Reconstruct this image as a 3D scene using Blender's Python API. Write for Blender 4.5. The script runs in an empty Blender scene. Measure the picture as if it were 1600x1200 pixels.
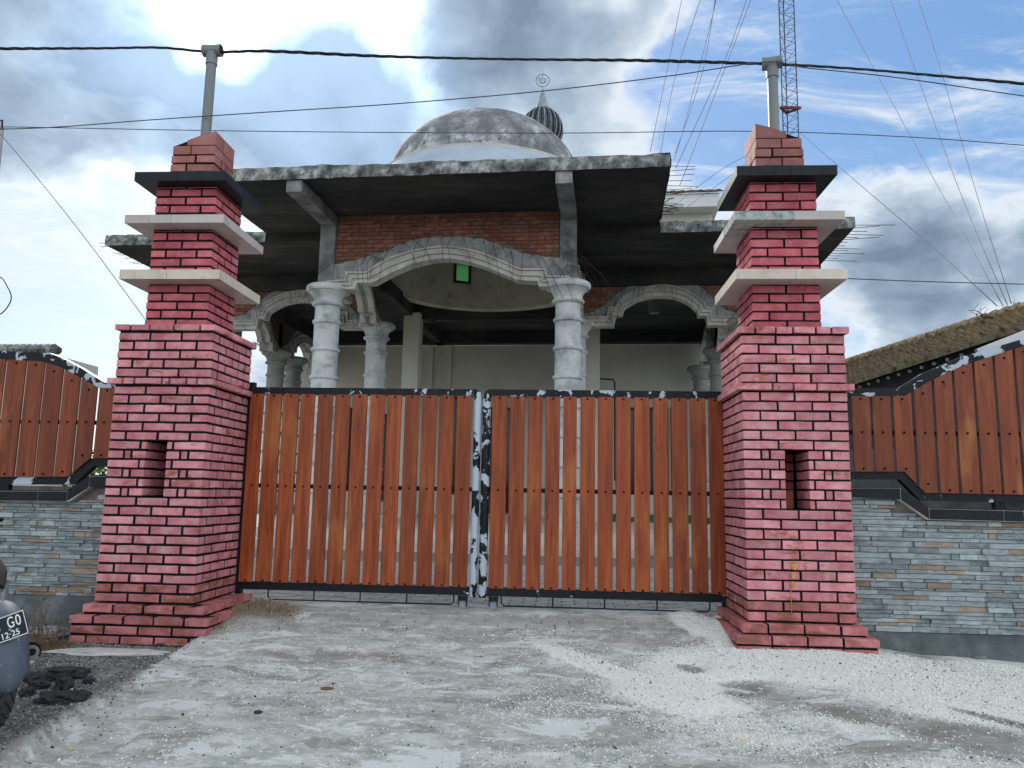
import bpy, bmesh, math, random
import numpy as np
from mathutils import Vector, Matrix, noise as mnoise
random.seed(7); rng = np.random.default_rng(7)
C = bpy.context.scene.collection
# ------------------------------------------------------------------ camera
F = 1200.0; CX, CY = 800.0, 600.0
_Y = np.array([80., 175., F]); _Y /= np.linalg.norm(_Y)
_s = 0.019
_u = np.array([_s, -1, -(80*_s-175)/F]); _u /= np.linalg.norm(_u)
_X = np.cross(_Y, _u); _X = _X if _X[0] > 0 else -_X
M = np.array([_X, _Y, _u])                       # eye at the world origin, X along the gate, Y away
cam = bpy.data.cameras.new('camera'); co = bpy.data.objects.new('camera', cam); C.objects.link(co)
cam.sensor_width = 36; cam.lens = F/1600*36; cam.clip_start = .05; cam.clip_end = 2000
mw = Matrix.Identity(4)
for i in range(3):
    mw[i][0] = M[i][0]; mw[i][1] = -M[i][1]; mw[i][2] = -M[i][2]
co.matrix_world = mw
bpy.context.scene.camera = co
def ray(px, py): return M @ np.array([px-CX, py-CY, F])
def at(px, py, Y): r = ray(px, py); return r*(Y/r[1])
def px_of(P):
    c = np.asarray(P) @ M                       # world -> camera
    return CX+F*c[..., 0]/c[..., 2], CY+F*c[..., 1]/c[..., 2]
BA = math.radians(-3.2764)                       # the mosque stands turned a little to the gate
_c, _sn = math.cos(BA), math.sin(BA)
def bat(px, py, Y):
    r = ray(px, py); r = np.array([_c*r[0]+_sn*r[1], -_sn*r[0]+_c*r[1], r[2]]); return r*(Y/r[1])
# ------------------------------------------------------------------ world
scn = bpy.context.scene
scn.view_settings.view_transform = 'Standard'; scn.view_settings.look = 'None'
scn.view_settings.exposure = 0.86; scn.view_settings.gamma = 1
sund = ray(400, 20); sund = sund/np.linalg.norm(sund)
sel = math.asin(sund[2]); saz = math.atan2(sund[0], sund[1])
W = bpy.data.worlds.new('World'); scn.world = W; W.use_nodes = True
nt = W.node_tree; N = nt.nodes; L = nt.links
for n in list(N): N.remove(n)
def nn(t, **k):
    n = N.new(t)
    for a, b in k.items(): setattr(n, a, b)
    return n
def mth(op, a, b=None, clamp=False):
    n = nn('ShaderNodeMath', operation=op, use_clamp=clamp)
    for i, v in enumerate((a, b)):
        if v is None: continue
        if isinstance(v, (int, float)): n.inputs[i].default_value = v
        else: L.new(v, n.inputs[i])
    return n.outputs[0]
tc = nn('ShaderNodeTexCoord'); D = tc.outputs['Generated']
sep = nn('ShaderNodeSeparateXYZ'); L.new(D, sep.inputs[0])
zz = mth('ADD', mth('MAXIMUM', sep.outputs[2], 0.0), .22)
cmb = nn('ShaderNodeCombineXYZ'); L.new(mth('DIVIDE', sep.outputs[0], zz), cmb.inputs[0]); L.new(mth('DIVIDE', sep.outputs[1], zz), cmb.inputs[1])
cmb.inputs[2].default_value = 3.3
def noi(vec, scale, detail=6, rough=.55, dist=0., loc=None, sc=None):
    if loc or sc:
        mp = nn('ShaderNodeMapping'); L.new(vec, mp.inputs[0])
        if loc: mp.inputs['Location'].default_value = loc
        if sc: mp.inputs['Scale'].default_value = sc
        vec = mp.outputs[0]
    n = nn('ShaderNodeTexNoise'); L.new(vec, n.inputs['Vector'])
    n.inputs['Scale'].default_value = scale; n.inputs['Detail'].default_value = detail
    n.inputs['Roughness'].default_value = rough; n.inputs['Distortion'].default_value = dist
    return n.outputs['Fac']
big = noi(cmb.outputs[0], 1.7, 9, .56, .25)
fine = noi(cmb.outputs[0], 6.5, 8, .62, .5, loc=(3, 1, 0))
wsp = noi(cmb.outputs[0], 3.0, 8, .66, .9, loc=(9, 4, 2), sc=(1.0, 2.6, 1))
# warp the directions a little so that the cloud masses get uneven rims
wn = nn('ShaderNodeTexNoise'); L.new(D, wn.inputs['Vector']); wn.inputs['Scale'].default_value = 5; wn.inputs['Detail'].default_value = 6
wv = nn('ShaderNodeVectorMath', operation='MULTIPLY_ADD'); L.new(wn.outputs['Color'], wv.inputs[0])
wv.inputs[1].default_value = (.34, .34, .34); wv.inputs[2].default_value = (-.17, -.17, -.17)
wa = nn('ShaderNodeVectorMath', operation='ADD'); L.new(D, wa.inputs[0]); L.new(wv.outputs[0], wa.inputs[1])
wnm = nn('ShaderNodeVectorMath', operation='NORMALIZE'); L.new(wa.outputs[0], wnm.inputs[0]); DW = wnm.outputs[0]
def blob(px, py, rpx, amp, vec=None):
    d = ray(px, py); d = d/np.linalg.norm(d)
    dt = nn('ShaderNodeVectorMath', operation='DOT_PRODUCT'); L.new(vec or DW, dt.inputs[0]); dt.inputs[1].default_value = tuple(d)
    mr = nn('ShaderNodeMapRange', interpolation_type='SMOOTHERSTEP'); L.new(dt.outputs['Value'], mr.inputs[0])
    mr.inputs[1].default_value = math.cos(rpx/F); mr.inputs[2].default_value = 1.0
    mr.inputs[3].default_value = 0; mr.inputs[4].default_value = amp
    return mr.outputs[0]
dens = mth('ADD', mth('MULTIPLY', big, 1.15), mth('MULTIPLY', fine, .55))
for b in [(70, 40, 250, .44), (220, 20, 110, .2), (290, 180, 170, .26), (440, 190, 190, .40), (610, 180, 200, .37), (760, 50, 150, .36), (860, 150, 120, .22), (420, 330, 200, .06),
          (1520, 290, 170, .34), (1330, 370, 150, .20), (1420, 480, 120, .26), (1560, 520, 160, .16), (950, 150, 200, .10), (1010, 60, 120, .12),
          (1330, 110, 330, -.38), (1560, 10, 300, -.40), (1100, 60, 120, -.06), (1070, 210, 170, .14), (80, 480, 330, -.24), (90, 330, 200, .05), (430, 25, 150, -.32), (610, 15, 130, -.32), (1010, 170, 120, -.10), (150, 230, 170, -.08), (1480, 620, 160, -.1)]:
    dens = mth('ADD', dens, blob(*b))
dens = mth('SUBTRACT', dens, .56)
cr = nn('ShaderNodeValToRGB'); L.new(dens, cr.inputs[0])
el = cr.color_ramp.elements
# thin rims of the clouds are white, their thick undersides slate grey
el[0].position = .14; el[0].color = (.88, .91, .94, 1)
el[1].position = .86; el[1].color = (.18, .245, .335, 1)
for p, c in ((.27, (.74, .81, .87)), (.38, (.54, .63, .73)), (.56, (.33, .42, .53))):
    e = el.new(p); e.color = (*c, 1)
cov = nn('ShaderNodeMapRange', interpolation_type='SMOOTHSTEP'); L.new(dens, cov.inputs[0]); cov.inputs[1].default_value = .02; cov.inputs[2].default_value = .30
wis = nn('ShaderNodeMapRange', interpolation_type='SMOOTHSTEP'); L.new(wsp, wis.inputs[0]); wis.inputs[1].default_value = .44; wis.inputs[2].default_value = .78; wis.inputs[4].default_value = .85
covm = mth('MAXIMUM', cov.outputs[0], wis.outputs[0])
sky = nn('ShaderNodeTexSky', sky_type='NISHITA', sun_disc=False); sky.sun_elevation = sel; sky.sun_rotation = saz
sky.air_density = 1.0; sky.dust_density = 1.2; sky.ozone_density = 1.5
def mixc(f, a, b, mode='MIX'):
    n = nn('ShaderNodeMix', data_type='RGBA', blend_type=mode)
    for s, v in ((0, f), (6, a), (7, b)):
        if isinstance(v, (int, float)): n.inputs[s].default_value = v
        elif isinstance(v, tuple): n.inputs[s].default_value = v
        else: L.new(v, n.inputs[s])
    return n.outputs[2]
hz = nn('ShaderNodeMapRange', interpolation_type='SMOOTHSTEP'); L.new(sep.outputs[2], hz.inputs[0]); hz.inputs[1].default_value = 0; hz.inputs[2].default_value = .5
clear = mixc(hz.outputs[0], (2.1, 3.35, 4.4, 1), (.95, 2.1, 4.1, 1))
base = mixc(.75, sky.outputs[0], clear)
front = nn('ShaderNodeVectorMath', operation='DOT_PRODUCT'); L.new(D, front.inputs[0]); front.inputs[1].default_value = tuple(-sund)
fill_gain = nn('ShaderNodeMapRange', interpolation_type='SMOOTHSTEP'); L.new(front.outputs['Value'], fill_gain.inputs[0]); fill_gain.inputs[1].default_value = -.5; fill_gain.inputs[2].default_value = .9; fill_gain.inputs[4].default_value = 1.5
# clouds away from the sun get an added boost and warmth, filling the pillar fronts; those by the sun glow at their thin rims
glow = mth('ADD', mth('ADD', mth('ADD', blob(400, 20, 520, .3, D), blob(430, 0, 330, 1.7)), 1.0), fill_gain.outputs[0])
cl = mixc(1.0, cr.outputs[0], (5.9, 5.95, 6.0, 1), 'MULTIPLY')
cw = mixc(fill_gain.outputs[0], (1, 1, 1, 1), (1.04, .985, .90, 1)); cl = mixc(1.0, cl, cw, 'MULTIPLY')
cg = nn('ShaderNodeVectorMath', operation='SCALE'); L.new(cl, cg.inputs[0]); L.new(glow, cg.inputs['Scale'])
tot = mixc(covm, base, cg.outputs[0])
bg = nn('ShaderNodeBackground'); L.new(tot, bg.inputs[0]); bg.inputs[1].default_value = .1
wo = nn('ShaderNodeOutputWorld'); L.new(bg.outputs[0], wo.inputs[0])
sl = bpy.data.lights.new('sun', 'SUN'); sl.energy = 2.4; sl.angle = math.radians(12); sl.color = (1, .95, .87)
so = bpy.data.objects.new('sun', sl); C.objects.link(so)
so.rotation_euler = Vector(sund).to_track_quat('Z', 'Y').to_euler()

# ------------------------------------------------------------------ materials
def mat(name, cols, scale=5, rough=.8, bump=0., bscale=None, detail=5, rnd=0., stretch=None, metal=0., coords='pos', spec=.4, lo=.3, hi=.7):
    """principled with a noise ramp through cols, per object variation rnd and fine relief"""
    m = bpy.data.materials.new(name); m.use_nodes = True; t = m.node_tree; n = t.nodes; l = t.links
    b = n['Principled BSDF']; b.inputs['Roughness'].default_value = rough; b.inputs['Metallic'].default_value = metal
    b.inputs['Specular IOR Level'].default_value = spec
    if coords == 'pos': src = n.new('ShaderNodeNewGeometry').outputs['Position']
    else: src = n.new('ShaderNodeTexCoord').outputs['Object']
    oi = n.new('ShaderNodeObjectInfo')
    ad = n.new('ShaderNodeVectorMath'); ad.operation = 'ADD'; l.new(src, ad.inputs[0])
    if rnd or coords != 'pos':
        cb = n.new('ShaderNodeCombineXYZ'); mm = n.new('ShaderNodeMath'); mm.operation = 'MULTIPLY'; mm.inputs[1].default_value = 37.; l.new(oi.outputs['Random'], mm.inputs[0])
        for k in range(3): l.new(mm.outputs[0], cb.inputs[k])
        l.new(cb.outputs[0], ad.inputs[1])
    mp = n.new('ShaderNodeMapping'); l.new(ad.outputs[0], mp.inputs[0])
    if stretch: mp.inputs['Scale'].default_value = stretch
    tx = n.new('ShaderNodeTexNoise'); l.new(mp.outputs[0], tx.inputs['Vector']); tx.inputs['Scale'].default_value = scale; tx.inputs['Detail'].default_value = detail; tx.inputs['Roughness'].default_value = .62
    rp = n.new('ShaderNodeValToRGB'); l.new(tx.outputs['Fac'], rp.inputs[0]); e = rp.color_ramp.elements
    k = len(cols)
    e[0].position = lo; e[0].color = (*cols[0], 1); e[1].position = hi; e[1].color = (*cols[-1], 1)
    for i in range(1, k-1):
        q = e.new(lo+(hi-lo)*i/(k-1)); q.color = (*cols[i], 1)
    out = rp.outputs[0]
    if rnd:
        hs = n.new('ShaderNodeHueSaturation'); l.new(out, hs.inputs['Color'])
        mr = n.new('ShaderNodeMapRange'); l.new(oi.outputs['Random'], mr.inputs[0]); mr.inputs[3].default_value = 1-rnd; mr.inputs[4].default_value = 1+rnd
        l.new(mr.outputs[0], hs.inputs['Value']); out = hs.outputs[0]
    l.new(out, b.inputs['Base Color'])
    if bump:
        t2 = n.new('ShaderNodeTexNoise'); l.new(mp.outputs[0], t2.inputs['Vector']); t2.inputs['Scale'].default_value = bscale or scale*4; t2.inputs['Detail'].default_value = 6
        bp = n.new('ShaderNodeBump'); bp.inputs['Strength'].default_value = bump; bp.inputs['Distance'].default_value = .01
        l.new(t2.outputs['Fac'], bp.inputs['Height']); l.new(bp.outputs[0], b.inputs['Normal'])
    m['_out'] = 0
    return m
def overlay(m, col, scale, lo, hi, stretch=None, obj=False, detail=6, invert=False, rough=None, dist=0.):
    """a second layer with its own shape (stain, flaked paint) over the base colour"""
    t = m.node_tree; n = t.nodes; l = t.links; b = n['Principled BSDF']
    src = b.inputs['Base Color'].links[0].from_socket
    g = n.new('ShaderNodeNewGeometry').outputs['Position'] if not obj else n.new('ShaderNodeTexCoord').outputs['Object']
    mp = n.new('ShaderNodeMapping'); l.new(g, mp.inputs[0]); mp.inputs['Location'].default_value = (3.1*len(n.keys()), 1.7, 5.)
    if stretch: mp.inputs['Scale'].default_value = stretch
    tx = n.new('ShaderNodeTexNoise'); l.new(mp.outputs[0], tx.inputs['Vector']); tx.inputs['Scale'].default_value = scale; tx.inputs['Detail'].default_value = detail; tx.inputs['Roughness'].default_value = .6; tx.inputs['Distortion'].default_value = dist
    mr = n.new('ShaderNodeMapRange'); l.new(tx.outputs['Fac'], mr.inputs[0]); mr.inputs[1].default_value = lo; mr.inputs[2].default_value = hi
    mx = n.new('ShaderNodeMix'); mx.data_type = 'RGBA'; l.new(mr.outputs[0], mx.inputs[0]); l.new(src, mx.inputs[6]); mx.inputs[7].default_value = (*col, 1)
    l.new(mx.outputs[2], b.inputs['Base Color'])
    return mr
PINK = mat('pink_painted_brick', [(.42, .13, .15), (.55, .215, .245), (.66, .33, .355)], 9, .82, .35, 60, rnd=.2, spec=.2)
mrw = overlay(PINK, (.30, .085, .045), 5.5, .58, .70, stretch=(1, 1, 2.2))
overlay(PINK, (.70, .40, .40), 38, .64, .72)
overlay(PINK, (.20, .06, .055), 13, .62, .74); overlay(PINK, (.62, .36, .36), 3, .58, .80, stretch=(2, 2, .5))
PINKUP = mat('deep_pink_brick', [(.38, .075, .10), (.49, .12, .155), (.57, .18, .21)], 9, .82, .35, 60, rnd=.2, spec=.2)
overlay(PINKUP, (.70, .38, .38), 38, .64, .74); overlay(PINKUP, (.30, .085, .045), 5.5, .60, .72, stretch=(1, 1, 2.2))
PINKLOW = mat('weathered_pink_brick', [(.31, .095, .09), (.44, .15, .16), (.57, .23, .245)], 9, .75, .45, 60, rnd=.2)
overlay(PINKLOW, (.24, .085, .055), 5.5, .47, .62, stretch=(1, 1, 2.2))
overlay(PINKLOW, (.48, .36, .32), 26, .62, .74)
PINKTOP = mat('faded_top_brick', [(.25, .085, .075), (.33, .125, .12), (.38, .18, .18)], 6, .75, .4, 60, rnd=.25)
overlay(PINKTOP, (.36, .13, .06), 4, .60, .72)
RECESS = mat('bare_recess_brick', [(.20, .05, .04), (.32, .09, .07)], 12, .85, .4, 60, rnd=.15)
MORTAR = mat('black_mortar', [(.005, .006, .009), (.014, .014, .018)], 30, .9, .4, 90, spec=.1)
SLABW = mat('cream_slab_tile', [(.50, .43, .36), (.58, .52, .45), (.62, .56, .50)], 7, .5, .05, rnd=.06); overlay(SLABW, (.33, .27, .23), 5, .60, .80, stretch=(4, 4, 1))
SLABG = mat('greyish_slab_tile', [(.40, .36, .35), (.48, .44, .43), (.52, .48, .47)], 7, .5, .05, rnd=.08); overlay(SLABG, (.28, .23, .20), 5, .58, .80, stretch=(4, 4, 1))
SLABC = mat('bare_concrete_edge', [(.14, .16, .15), (.34, .37, .36), (.48, .50, .48)], 18, .9, .6, 60)
SLABB = mat('black_slab_tile', [(.006, .009, .014), (.012, .017, .023)], 12, .45, .04, rnd=.1, spec=.2); overlay(SLABB, (.06, .07, .08), 9, .62, .78, stretch=(6, 6, 1))
GROUT = mat('pale_grout', [(.45, .44, .42), (.6, .58, .55)], 30, .9)
PVC = mat('grey_pvc', [(.14, .165, .18), (.20, .225, .24)], 6, .4, .03, stretch=(1, 1, .2))
def woodmat(name, c0, c1, c2):
    m = mat(name, [c0, c1, c2], 9, .42, .12, 30, detail=7, rnd=.19, stretch=(3.2, 3.2, .22), coords='obj', lo=.28, hi=.72, spec=.28)
    overlay(m, tuple(x*.35 for x in c0), 22, .60, .78, stretch=(4, 4, .16), obj=False, dist=.8)
    overlay(m, tuple(x*.45 for x in c0), 6.5, .655, .72, stretch=(1.3, 1.3, .7), dist=1.5)
    overlay(m, (.42, .17, .05), 2.2, .56, .80, stretch=(1.6, 1, .5))
    return m
WOOD = woodmat('varnished_teak', (.15, .028, .010), (.26, .054, .016), (.38, .095, .028))
WOOD2 = woodmat('darker_teak', (.11, .024, .011), (.18, .040, .016), (.25, .062, .024))
IRON = mat('black_iron_paint', [(.005, .007, .011), (.012, .016, .021)], 20, .5, .1, spec=.2); 
def peeled(name, lo, hi, scale=7):
    m = mat(name, [(.005, .007, .011), (.012, .016, .021)], 20, .5, .1, spec=.2)
    mr = overlay(m, (.42, .49, .58), scale, lo, hi, stretch=(1, 1, 1), detail=7, dist=.4)
    t = m.node_tree; n = t.nodes; bp = n.new('ShaderNodeBump'); bp.invert = True; bp.inputs['Strength'].default_value = .6; bp.inputs['Distance'].default_value = .002
    t.links.new(mr.outputs[0], bp.inputs['Height']); t.links.new(bp.outputs[0], n['Principled BSDF'].inputs['Normal'])
    return m
PEEL1 = peeled('iron_paint_with_flakes', .66, .67, 11); PEEL2 = peeled('iron_paint_half_flaked', .535, .545, 9); PEEL3 = peeled('iron_paint_mostly_flaked', .44, .45, 8)
CONC = mat('weathered_concrete', [(.10, .11, .12), (.22, .23, .24), (.34, .35, .35)], 3.2, .9, .7, 24, detail=8); overlay(CONC, (.05, .055, .06), 1.6, .50, .70)
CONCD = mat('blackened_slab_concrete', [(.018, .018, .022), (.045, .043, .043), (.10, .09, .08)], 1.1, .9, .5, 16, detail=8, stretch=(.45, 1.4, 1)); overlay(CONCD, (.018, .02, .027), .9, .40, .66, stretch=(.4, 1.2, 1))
CONCE = mat('mossy_slab_edge', [(.04, .045, .045), (.17, .18, .18), (.50, .52, .52)], 5, .95, 1., 30, detail=9, lo=.36, hi=.70)
COLM = mat('grey_column_plaster', [(.36, .39, .42), (.50, .53, .55), (.62, .64, .65)], 3.2, .85, .3, 30, detail=8); overlay(COLM, (.15, .18, .21), 2.6, .52, .76)
MOULD = mat('moulding_plaster', [(.30, .29, .28), (.46, .45, .43), (.56, .55, .52)], 4, .85, .25, 30, detail=8); overlay(MOULD, (.12, .12, .12), 5, .56, .78)
ROUGHC = mat('rough_render', [(.13, .14, .15), (.26, .28, .29), (.36, .37, .37)], 6, .95, 1., 22, detail=8)
REDBR = mat('bare_red_brick', [(.14, .055, .04), (.22, .08, .055), (.28, .15, .11)], 12, .9, .5, 50, rnd=.3); overlay(REDBR, (.20, .19, .18), 3.5, .58, .74)
JOINT = mat('grey_wall_mortar', [(.10, .095, .09), (.20, .19, .175)], 14, .95, .6, 40)
BEIGE = mat('drum_plaster', [(.42, .40, .33), (.52, .50, .42), (.58, .56, .48)], 1.3, .9, .1); overlay(BEIGE, (.24, .22, .17), 2.2, .55, .75)
WALLW = mat('whitewashed_wall', [(.50, .49, .45), (.60, .59, .54)], .9, .9, .1)
DOMEM = mat('weathered_dome', [(.15, .155, .17), (.27, .28, .30), (.62, .65, .68)], 1.7, .9, .5, 20, detail=9, lo=.40, hi=.66); overlay(DOMEM, (.12, .12, .13), 7, .52, .66)
SKIRTM = mat('pale_blue_render', [(.32, .38, .47), (.42, .48, .57)], 2, .85, .2); overlay(SKIRTM, (.28, .33, .40), 9, .60, .76, stretch=(1, 1, .3))
STEEL = mat('dull_steel', [(.16, .20, .26), (.34, .39, .46)], 6, .75, 0., metal=.0)
RUST = mat('rusty_rebar', [(.035, .025, .02), (.09, .05, .035)], 20, .85)
BLACK = mat('black_rubber', [(.008, .008, .01), (.02, .02, .022)], 20, .8, .1, spec=.1)
TYRE = mat('tyre_rubber', [(.018, .02, .024), (.04, .043, .05)], 12, .7, .2)
GREYPL = mat('grey_blue_plastic', [(.05, .07, .10), (.085, .11, .145)], 12, .65, .1); overlay(GREYPL, (.24, .27, .32), 28, .60, .72)
CHROME = mat('chrome', [(.5, .52, .55), (.6, .62, .64)], 5, .25, metal=1.)
PLATE = mat('plate_black', [(.01, .018, .03), (.015, .025, .04)], 5, .3)
WHITE = mat('white_paint', [(.72, .73, .74), (.8, .8, .8)], 5, .5)
STONE_A = mat('blue_grey_slate', [(.13, .16, .18), (.23, .27, .29), (.34, .38, .39)], 16, .62, .5, 40, rnd=.24, stretch=(1, 1, 3))
STONE_B = mat('tan_slate', [(.18, .14, .11), (.29, .22, .165), (.34, .28, .22)], 16, .65, .5, 40, rnd=.25, stretch=(1, 1, 3))
STONE_C = mat('pale_slate', [(.20, .25, .28), (.30, .35, .375), (.38, .42, .43)], 16, .6, .5, 40, rnd=.2, stretch=(1, 1, 3))
PLINTH = mat('plinth_concrete', [(.045, .06, .07), (.10, .12, .13), (.20, .22, .22)], 4, .9, .5, 30, detail=8)
MOSS = mat('mossy_roof_tile', [(.16, .115, .075), (.33, .26, .165), (.46, .40, .28)], 7, .95, .35, 60, detail=8, rnd=.2); overlay(MOSS, (.16, .17, .07), 1.8, .64, .8); overlay(MOSS, (.07, .045, .035), 9, .56, .66)
ROOFR = mat('brown_roof_tile', [(.09, .05, .035), (.20, .11, .08)], 8, .9, .5)
ASPH = mat('asphalt_chunk', [(.014, .015, .018), (.055, .058, .066)], 22, .95, 1., 70)
ROCKW = mat('white_rock', [(.42, .42, .41), (.60, .60, .58)], 12, .9, .7, 50)
DRY = mat('dry_plant', [(.10, .065, .04), (.24, .17, .10)], 14, .95)
GRASS = mat('dead_grass', [(.16, .12, .08), (.40, .33, .23)], 14, .95)
LEAF = mat('green_leaves', [(.05, .10, .012), (.14, .26, .03), (.22, .34, .06)], 9, .6)
SHEET = mat('grey_metal_sheet', [(.36, .39, .42), (.5, .53, .56)], 3, .45, metal=.3)
FASCIA = mat('white_fascia_board', [(.58, .60, .63), (.66, .68, .70)], 1.5, .7)
DARKWD = mat('dark_timber', [(.03, .02, .016), (.08, .05, .035)], 8, .8)
PAVE = mat('grey_paving_block', [(.26, .27, .27), (.38, .385, .375), (.45, .45, .43)], 9, .95, .5, 50, rnd=.15)
PAVEI = mat('courtyard_tile', [(.42, .38, .33), (.54, .49, .43)], 4, .6, .1)
GREENC = mat('green_cloth', [(.004, .12, .08), (.01, .20, .13)], 6, .9)
DARKGL = mat('dark_window_glass', [(.008, .01, .014), (.015, .018, .024)], 2, .15)
MAROON = mat('maroon_frame', [(.06, .018, .016), (.10, .03, .026)], 6, .6)
YEL = mat('yellow_petal', [(.75, .55, .02), (.85, .65, .04)], 6, .8)
def glassmat():
    m = bpy.data.materials.new('green_glass'); m.use_nodes = True; n = m.node_tree.nodes; l = m.node_tree.links
    b = n['Principled BSDF']; b.inputs['Base Color'].default_value = (.02, .16, .05, 1); b.inputs['Roughness'].default_value = .3
    tr = n.new('ShaderNodeBsdfTranslucent'); tr.inputs[0].default_value = (.03, .12, .045, 1)
    mx = n.new('ShaderNodeMixShader'); mx.inputs[0].default_value = .8
    l.new(b.outputs[0], mx.inputs[1]); l.new(tr.outputs[0], mx.inputs[2]); l.new(mx.outputs[0], n['Material Output'].inputs[0]); return m
GREENG = glassmat()

# ------------------------------------------------------------------ helpers
class MB:
    def __init__(s): s.v = []; s.f = []
    def add(s, vs, fs):
        k = len(s.v); s.v += [tuple(float(q) for q in p) for p in vs]; s.f += [tuple(i+k for i in f) for f in fs]
    def box(s, x0, x1, y0, y1, z0, z1):
        s.add([(x0,y0,z0),(x1,y0,z0),(x1,y1,z0),(x0,y1,z0),(x0,y0,z1),(x1,y0,z1),(x1,y1,z1),(x0,y1,z1)],
              [(0,3,2,1),(4,5,6,7),(0,1,5,4),(1,2,6,5),(2,3,7,6),(3,0,4,7)])
    def prism(s, poly, y0, y1, rev=False):
        n = len(poly); s.add([(p[0], y0, p[1]) for p in poly]+[(p[0], y1, p[1]) for p in poly],
              [tuple(range(n)), tuple(range(2*n-1, n-1, -1))]+[(i, i+n, (i+1) % n+n, (i+1) % n) for i in range(n)])
    def band(s, top, bot, y0, y1):
        """closed strip between two polylines in the XZ plane, from y0 to y1 deep"""
        n = len(top); vs = []
        for a, b in zip(top, bot): vs += [(a[0], y0, a[1]), (b[0], y0, b[1]), (b[0], y1, b[1]), (a[0], y1, a[1])]
        fs = []
        for i in range(n-1):
            for k in range(4):
                a = i*4+k; b = i*4+(k+1) % 4; fs.append((a, b, b+4, a+4))
        fs += [(3, 2, 1, 0), tuple((n-1)*4+k for k in range(4))]
        s.add(vs, fs)
    def tube(s, pts, r, n=8, cap=True):
        pts = [Vector(p) for p in pts]; m = len(pts); rs = r if isinstance(r, (list, tuple)) else [r]*m
        vs = []; up = None
        for i, p in enumerate(pts):
            t = (pts[min(i+1, m-1)]-pts[max(i-1, 0)]).normalized()
            if up is None: up = t.orthogonal().normalized()
            up = (up-up.dot(t)*t); up = up.normalized() if up.length > 1e-6 else t.orthogonal().normalized()
            w = t.cross(up)
            for k in range(n):
                a = 2*math.pi*k/n; vs.append(p+(up*math.cos(a)+w*math.sin(a))*rs[i])
        fs = [(i*n+k, i*n+(k+1) % n, (i+1)*n+(k+1) % n, (i+1)*n+k) for i in range(m-1) for k in range(n)]
        if cap: fs += [tuple(range(n-1, -1, -1)), tuple((m-1)*n+k for k in range(n))]
        s.add(vs, fs)
    def lathe(s, prof, cx=0, cy=0, n=32, close=False, jit=0):
        vs = []
        for j, (r, z) in enumerate(prof):
            for k in range(n):
                a = 2*math.pi*k/n; rr = r+(random.uniform(-jit, jit) if jit else 0); vs.append((cx+rr*math.cos(a), cy+rr*math.sin(a), z))
        m = len(prof); fs = [(i*n+k, i*n+(k+1) % n, (i+1)*n+(k+1) % n, (i+1)*n+k) for i in range(m-1) for k in range(n)]
        if not close: fs += [tuple(range(n-1, -1, -1)), tuple((m-1)*n+k for k in range(n))]
        s.add(vs, fs)
    def mesh(s, name, m, smooth=False):
        me = bpy.data.meshes.new(name); me.from_pydata(s.v, [], s.f)
        if m: me.materials.append(m)
        if smooth:
            for p in me.polygons: p.use_smooth = True
            try: me.set_sharp_from_angle(angle=math.radians(40))
            except Exception: pass
        me.update(); return me
    def build(s, name, m, parent=None, smooth=False, kind=None, fix=True):
        me = s.mesh(name, m, smooth)
        if fix:
            bm = bmesh.new(); bm.from_mesh(me); bmesh.ops.recalc_face_normals(bm, faces=bm.faces); bm.to_mesh(me); bm.free()
        o = bpy.data.objects.new(name, me); C.objects.link(o)
        if parent: o.parent = parent
        if kind: o['kind'] = kind
        return o
def link(name, me, parent=None, loc=(0, 0, 0), rot=None):
    o = bpy.data.objects.new(name, me); C.objects.link(o); o.location = loc
    if rot: o.rotation_euler = rot
    if parent: o.parent = parent
    return o
def tag(o, label, cat, group=None):
    o['label'] = label; o['category'] = cat
    if group: o['group'] = group
    return o
def thing(name, label, cat, loc=(0, 0, 0), rz=0, group=None):
    o = bpy.data.objects.new(name, None); C.objects.link(o); o.location = loc; o.rotation_euler = (0, 0, rz); o.empty_display_size = .2
    return tag(o, label, cat, group)
def resamp(P, n):
    P = np.array(P, float); d = np.r_[0, np.cumsum(np.hypot(*np.diff(P, axis=0).T))]; t = np.linspace(0, d[-1], n)
    return np.stack([np.interp(t, d, P[:, 0]), np.interp(t, d, P[:, 1])], 1)
def xz(pts, Y): return [(lambda q: (q[0], q[2]))(at(x, y, Y)) for x, y in pts]
def interp(pts, x):
    P = sorted(pts); return float(np.interp(x, [p[0] for p in P], [p[1] for p in P]))

# ------------------------------------------------------------------ ground
def sst(a, b, x): t = np.clip((x-a)/(b-a), 0, 1); return t*t*(3-2*t)
_gn = rng.random((64, 64))
def vnoise(x, y, seed=0):
    x = x+seed*7.13; y = y+seed*3.71
    xi = np.floor(x).astype(int); yi = np.floor(y).astype(int); fx = x-xi; fy = y-yi; fx = fx*fx*(3-2*fx); fy = fy*fy*(3-2*fy)
    g = lambda i, j: _gn[i % 64, j % 64]
    return (g(xi, yi)*(1-fx)+g(xi+1, yi)*fx)*(1-fy)+(g(xi, yi+1)*(1-fx)+g(xi+1, yi+1)*fx)*fy
def fbm(x, y, o=5, seed=0):
    s = 0; a = .5
    for k in range(o): s = s+a*vnoise(x*2**k, y*2**k, seed+k); a *= .5
    return s
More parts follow.
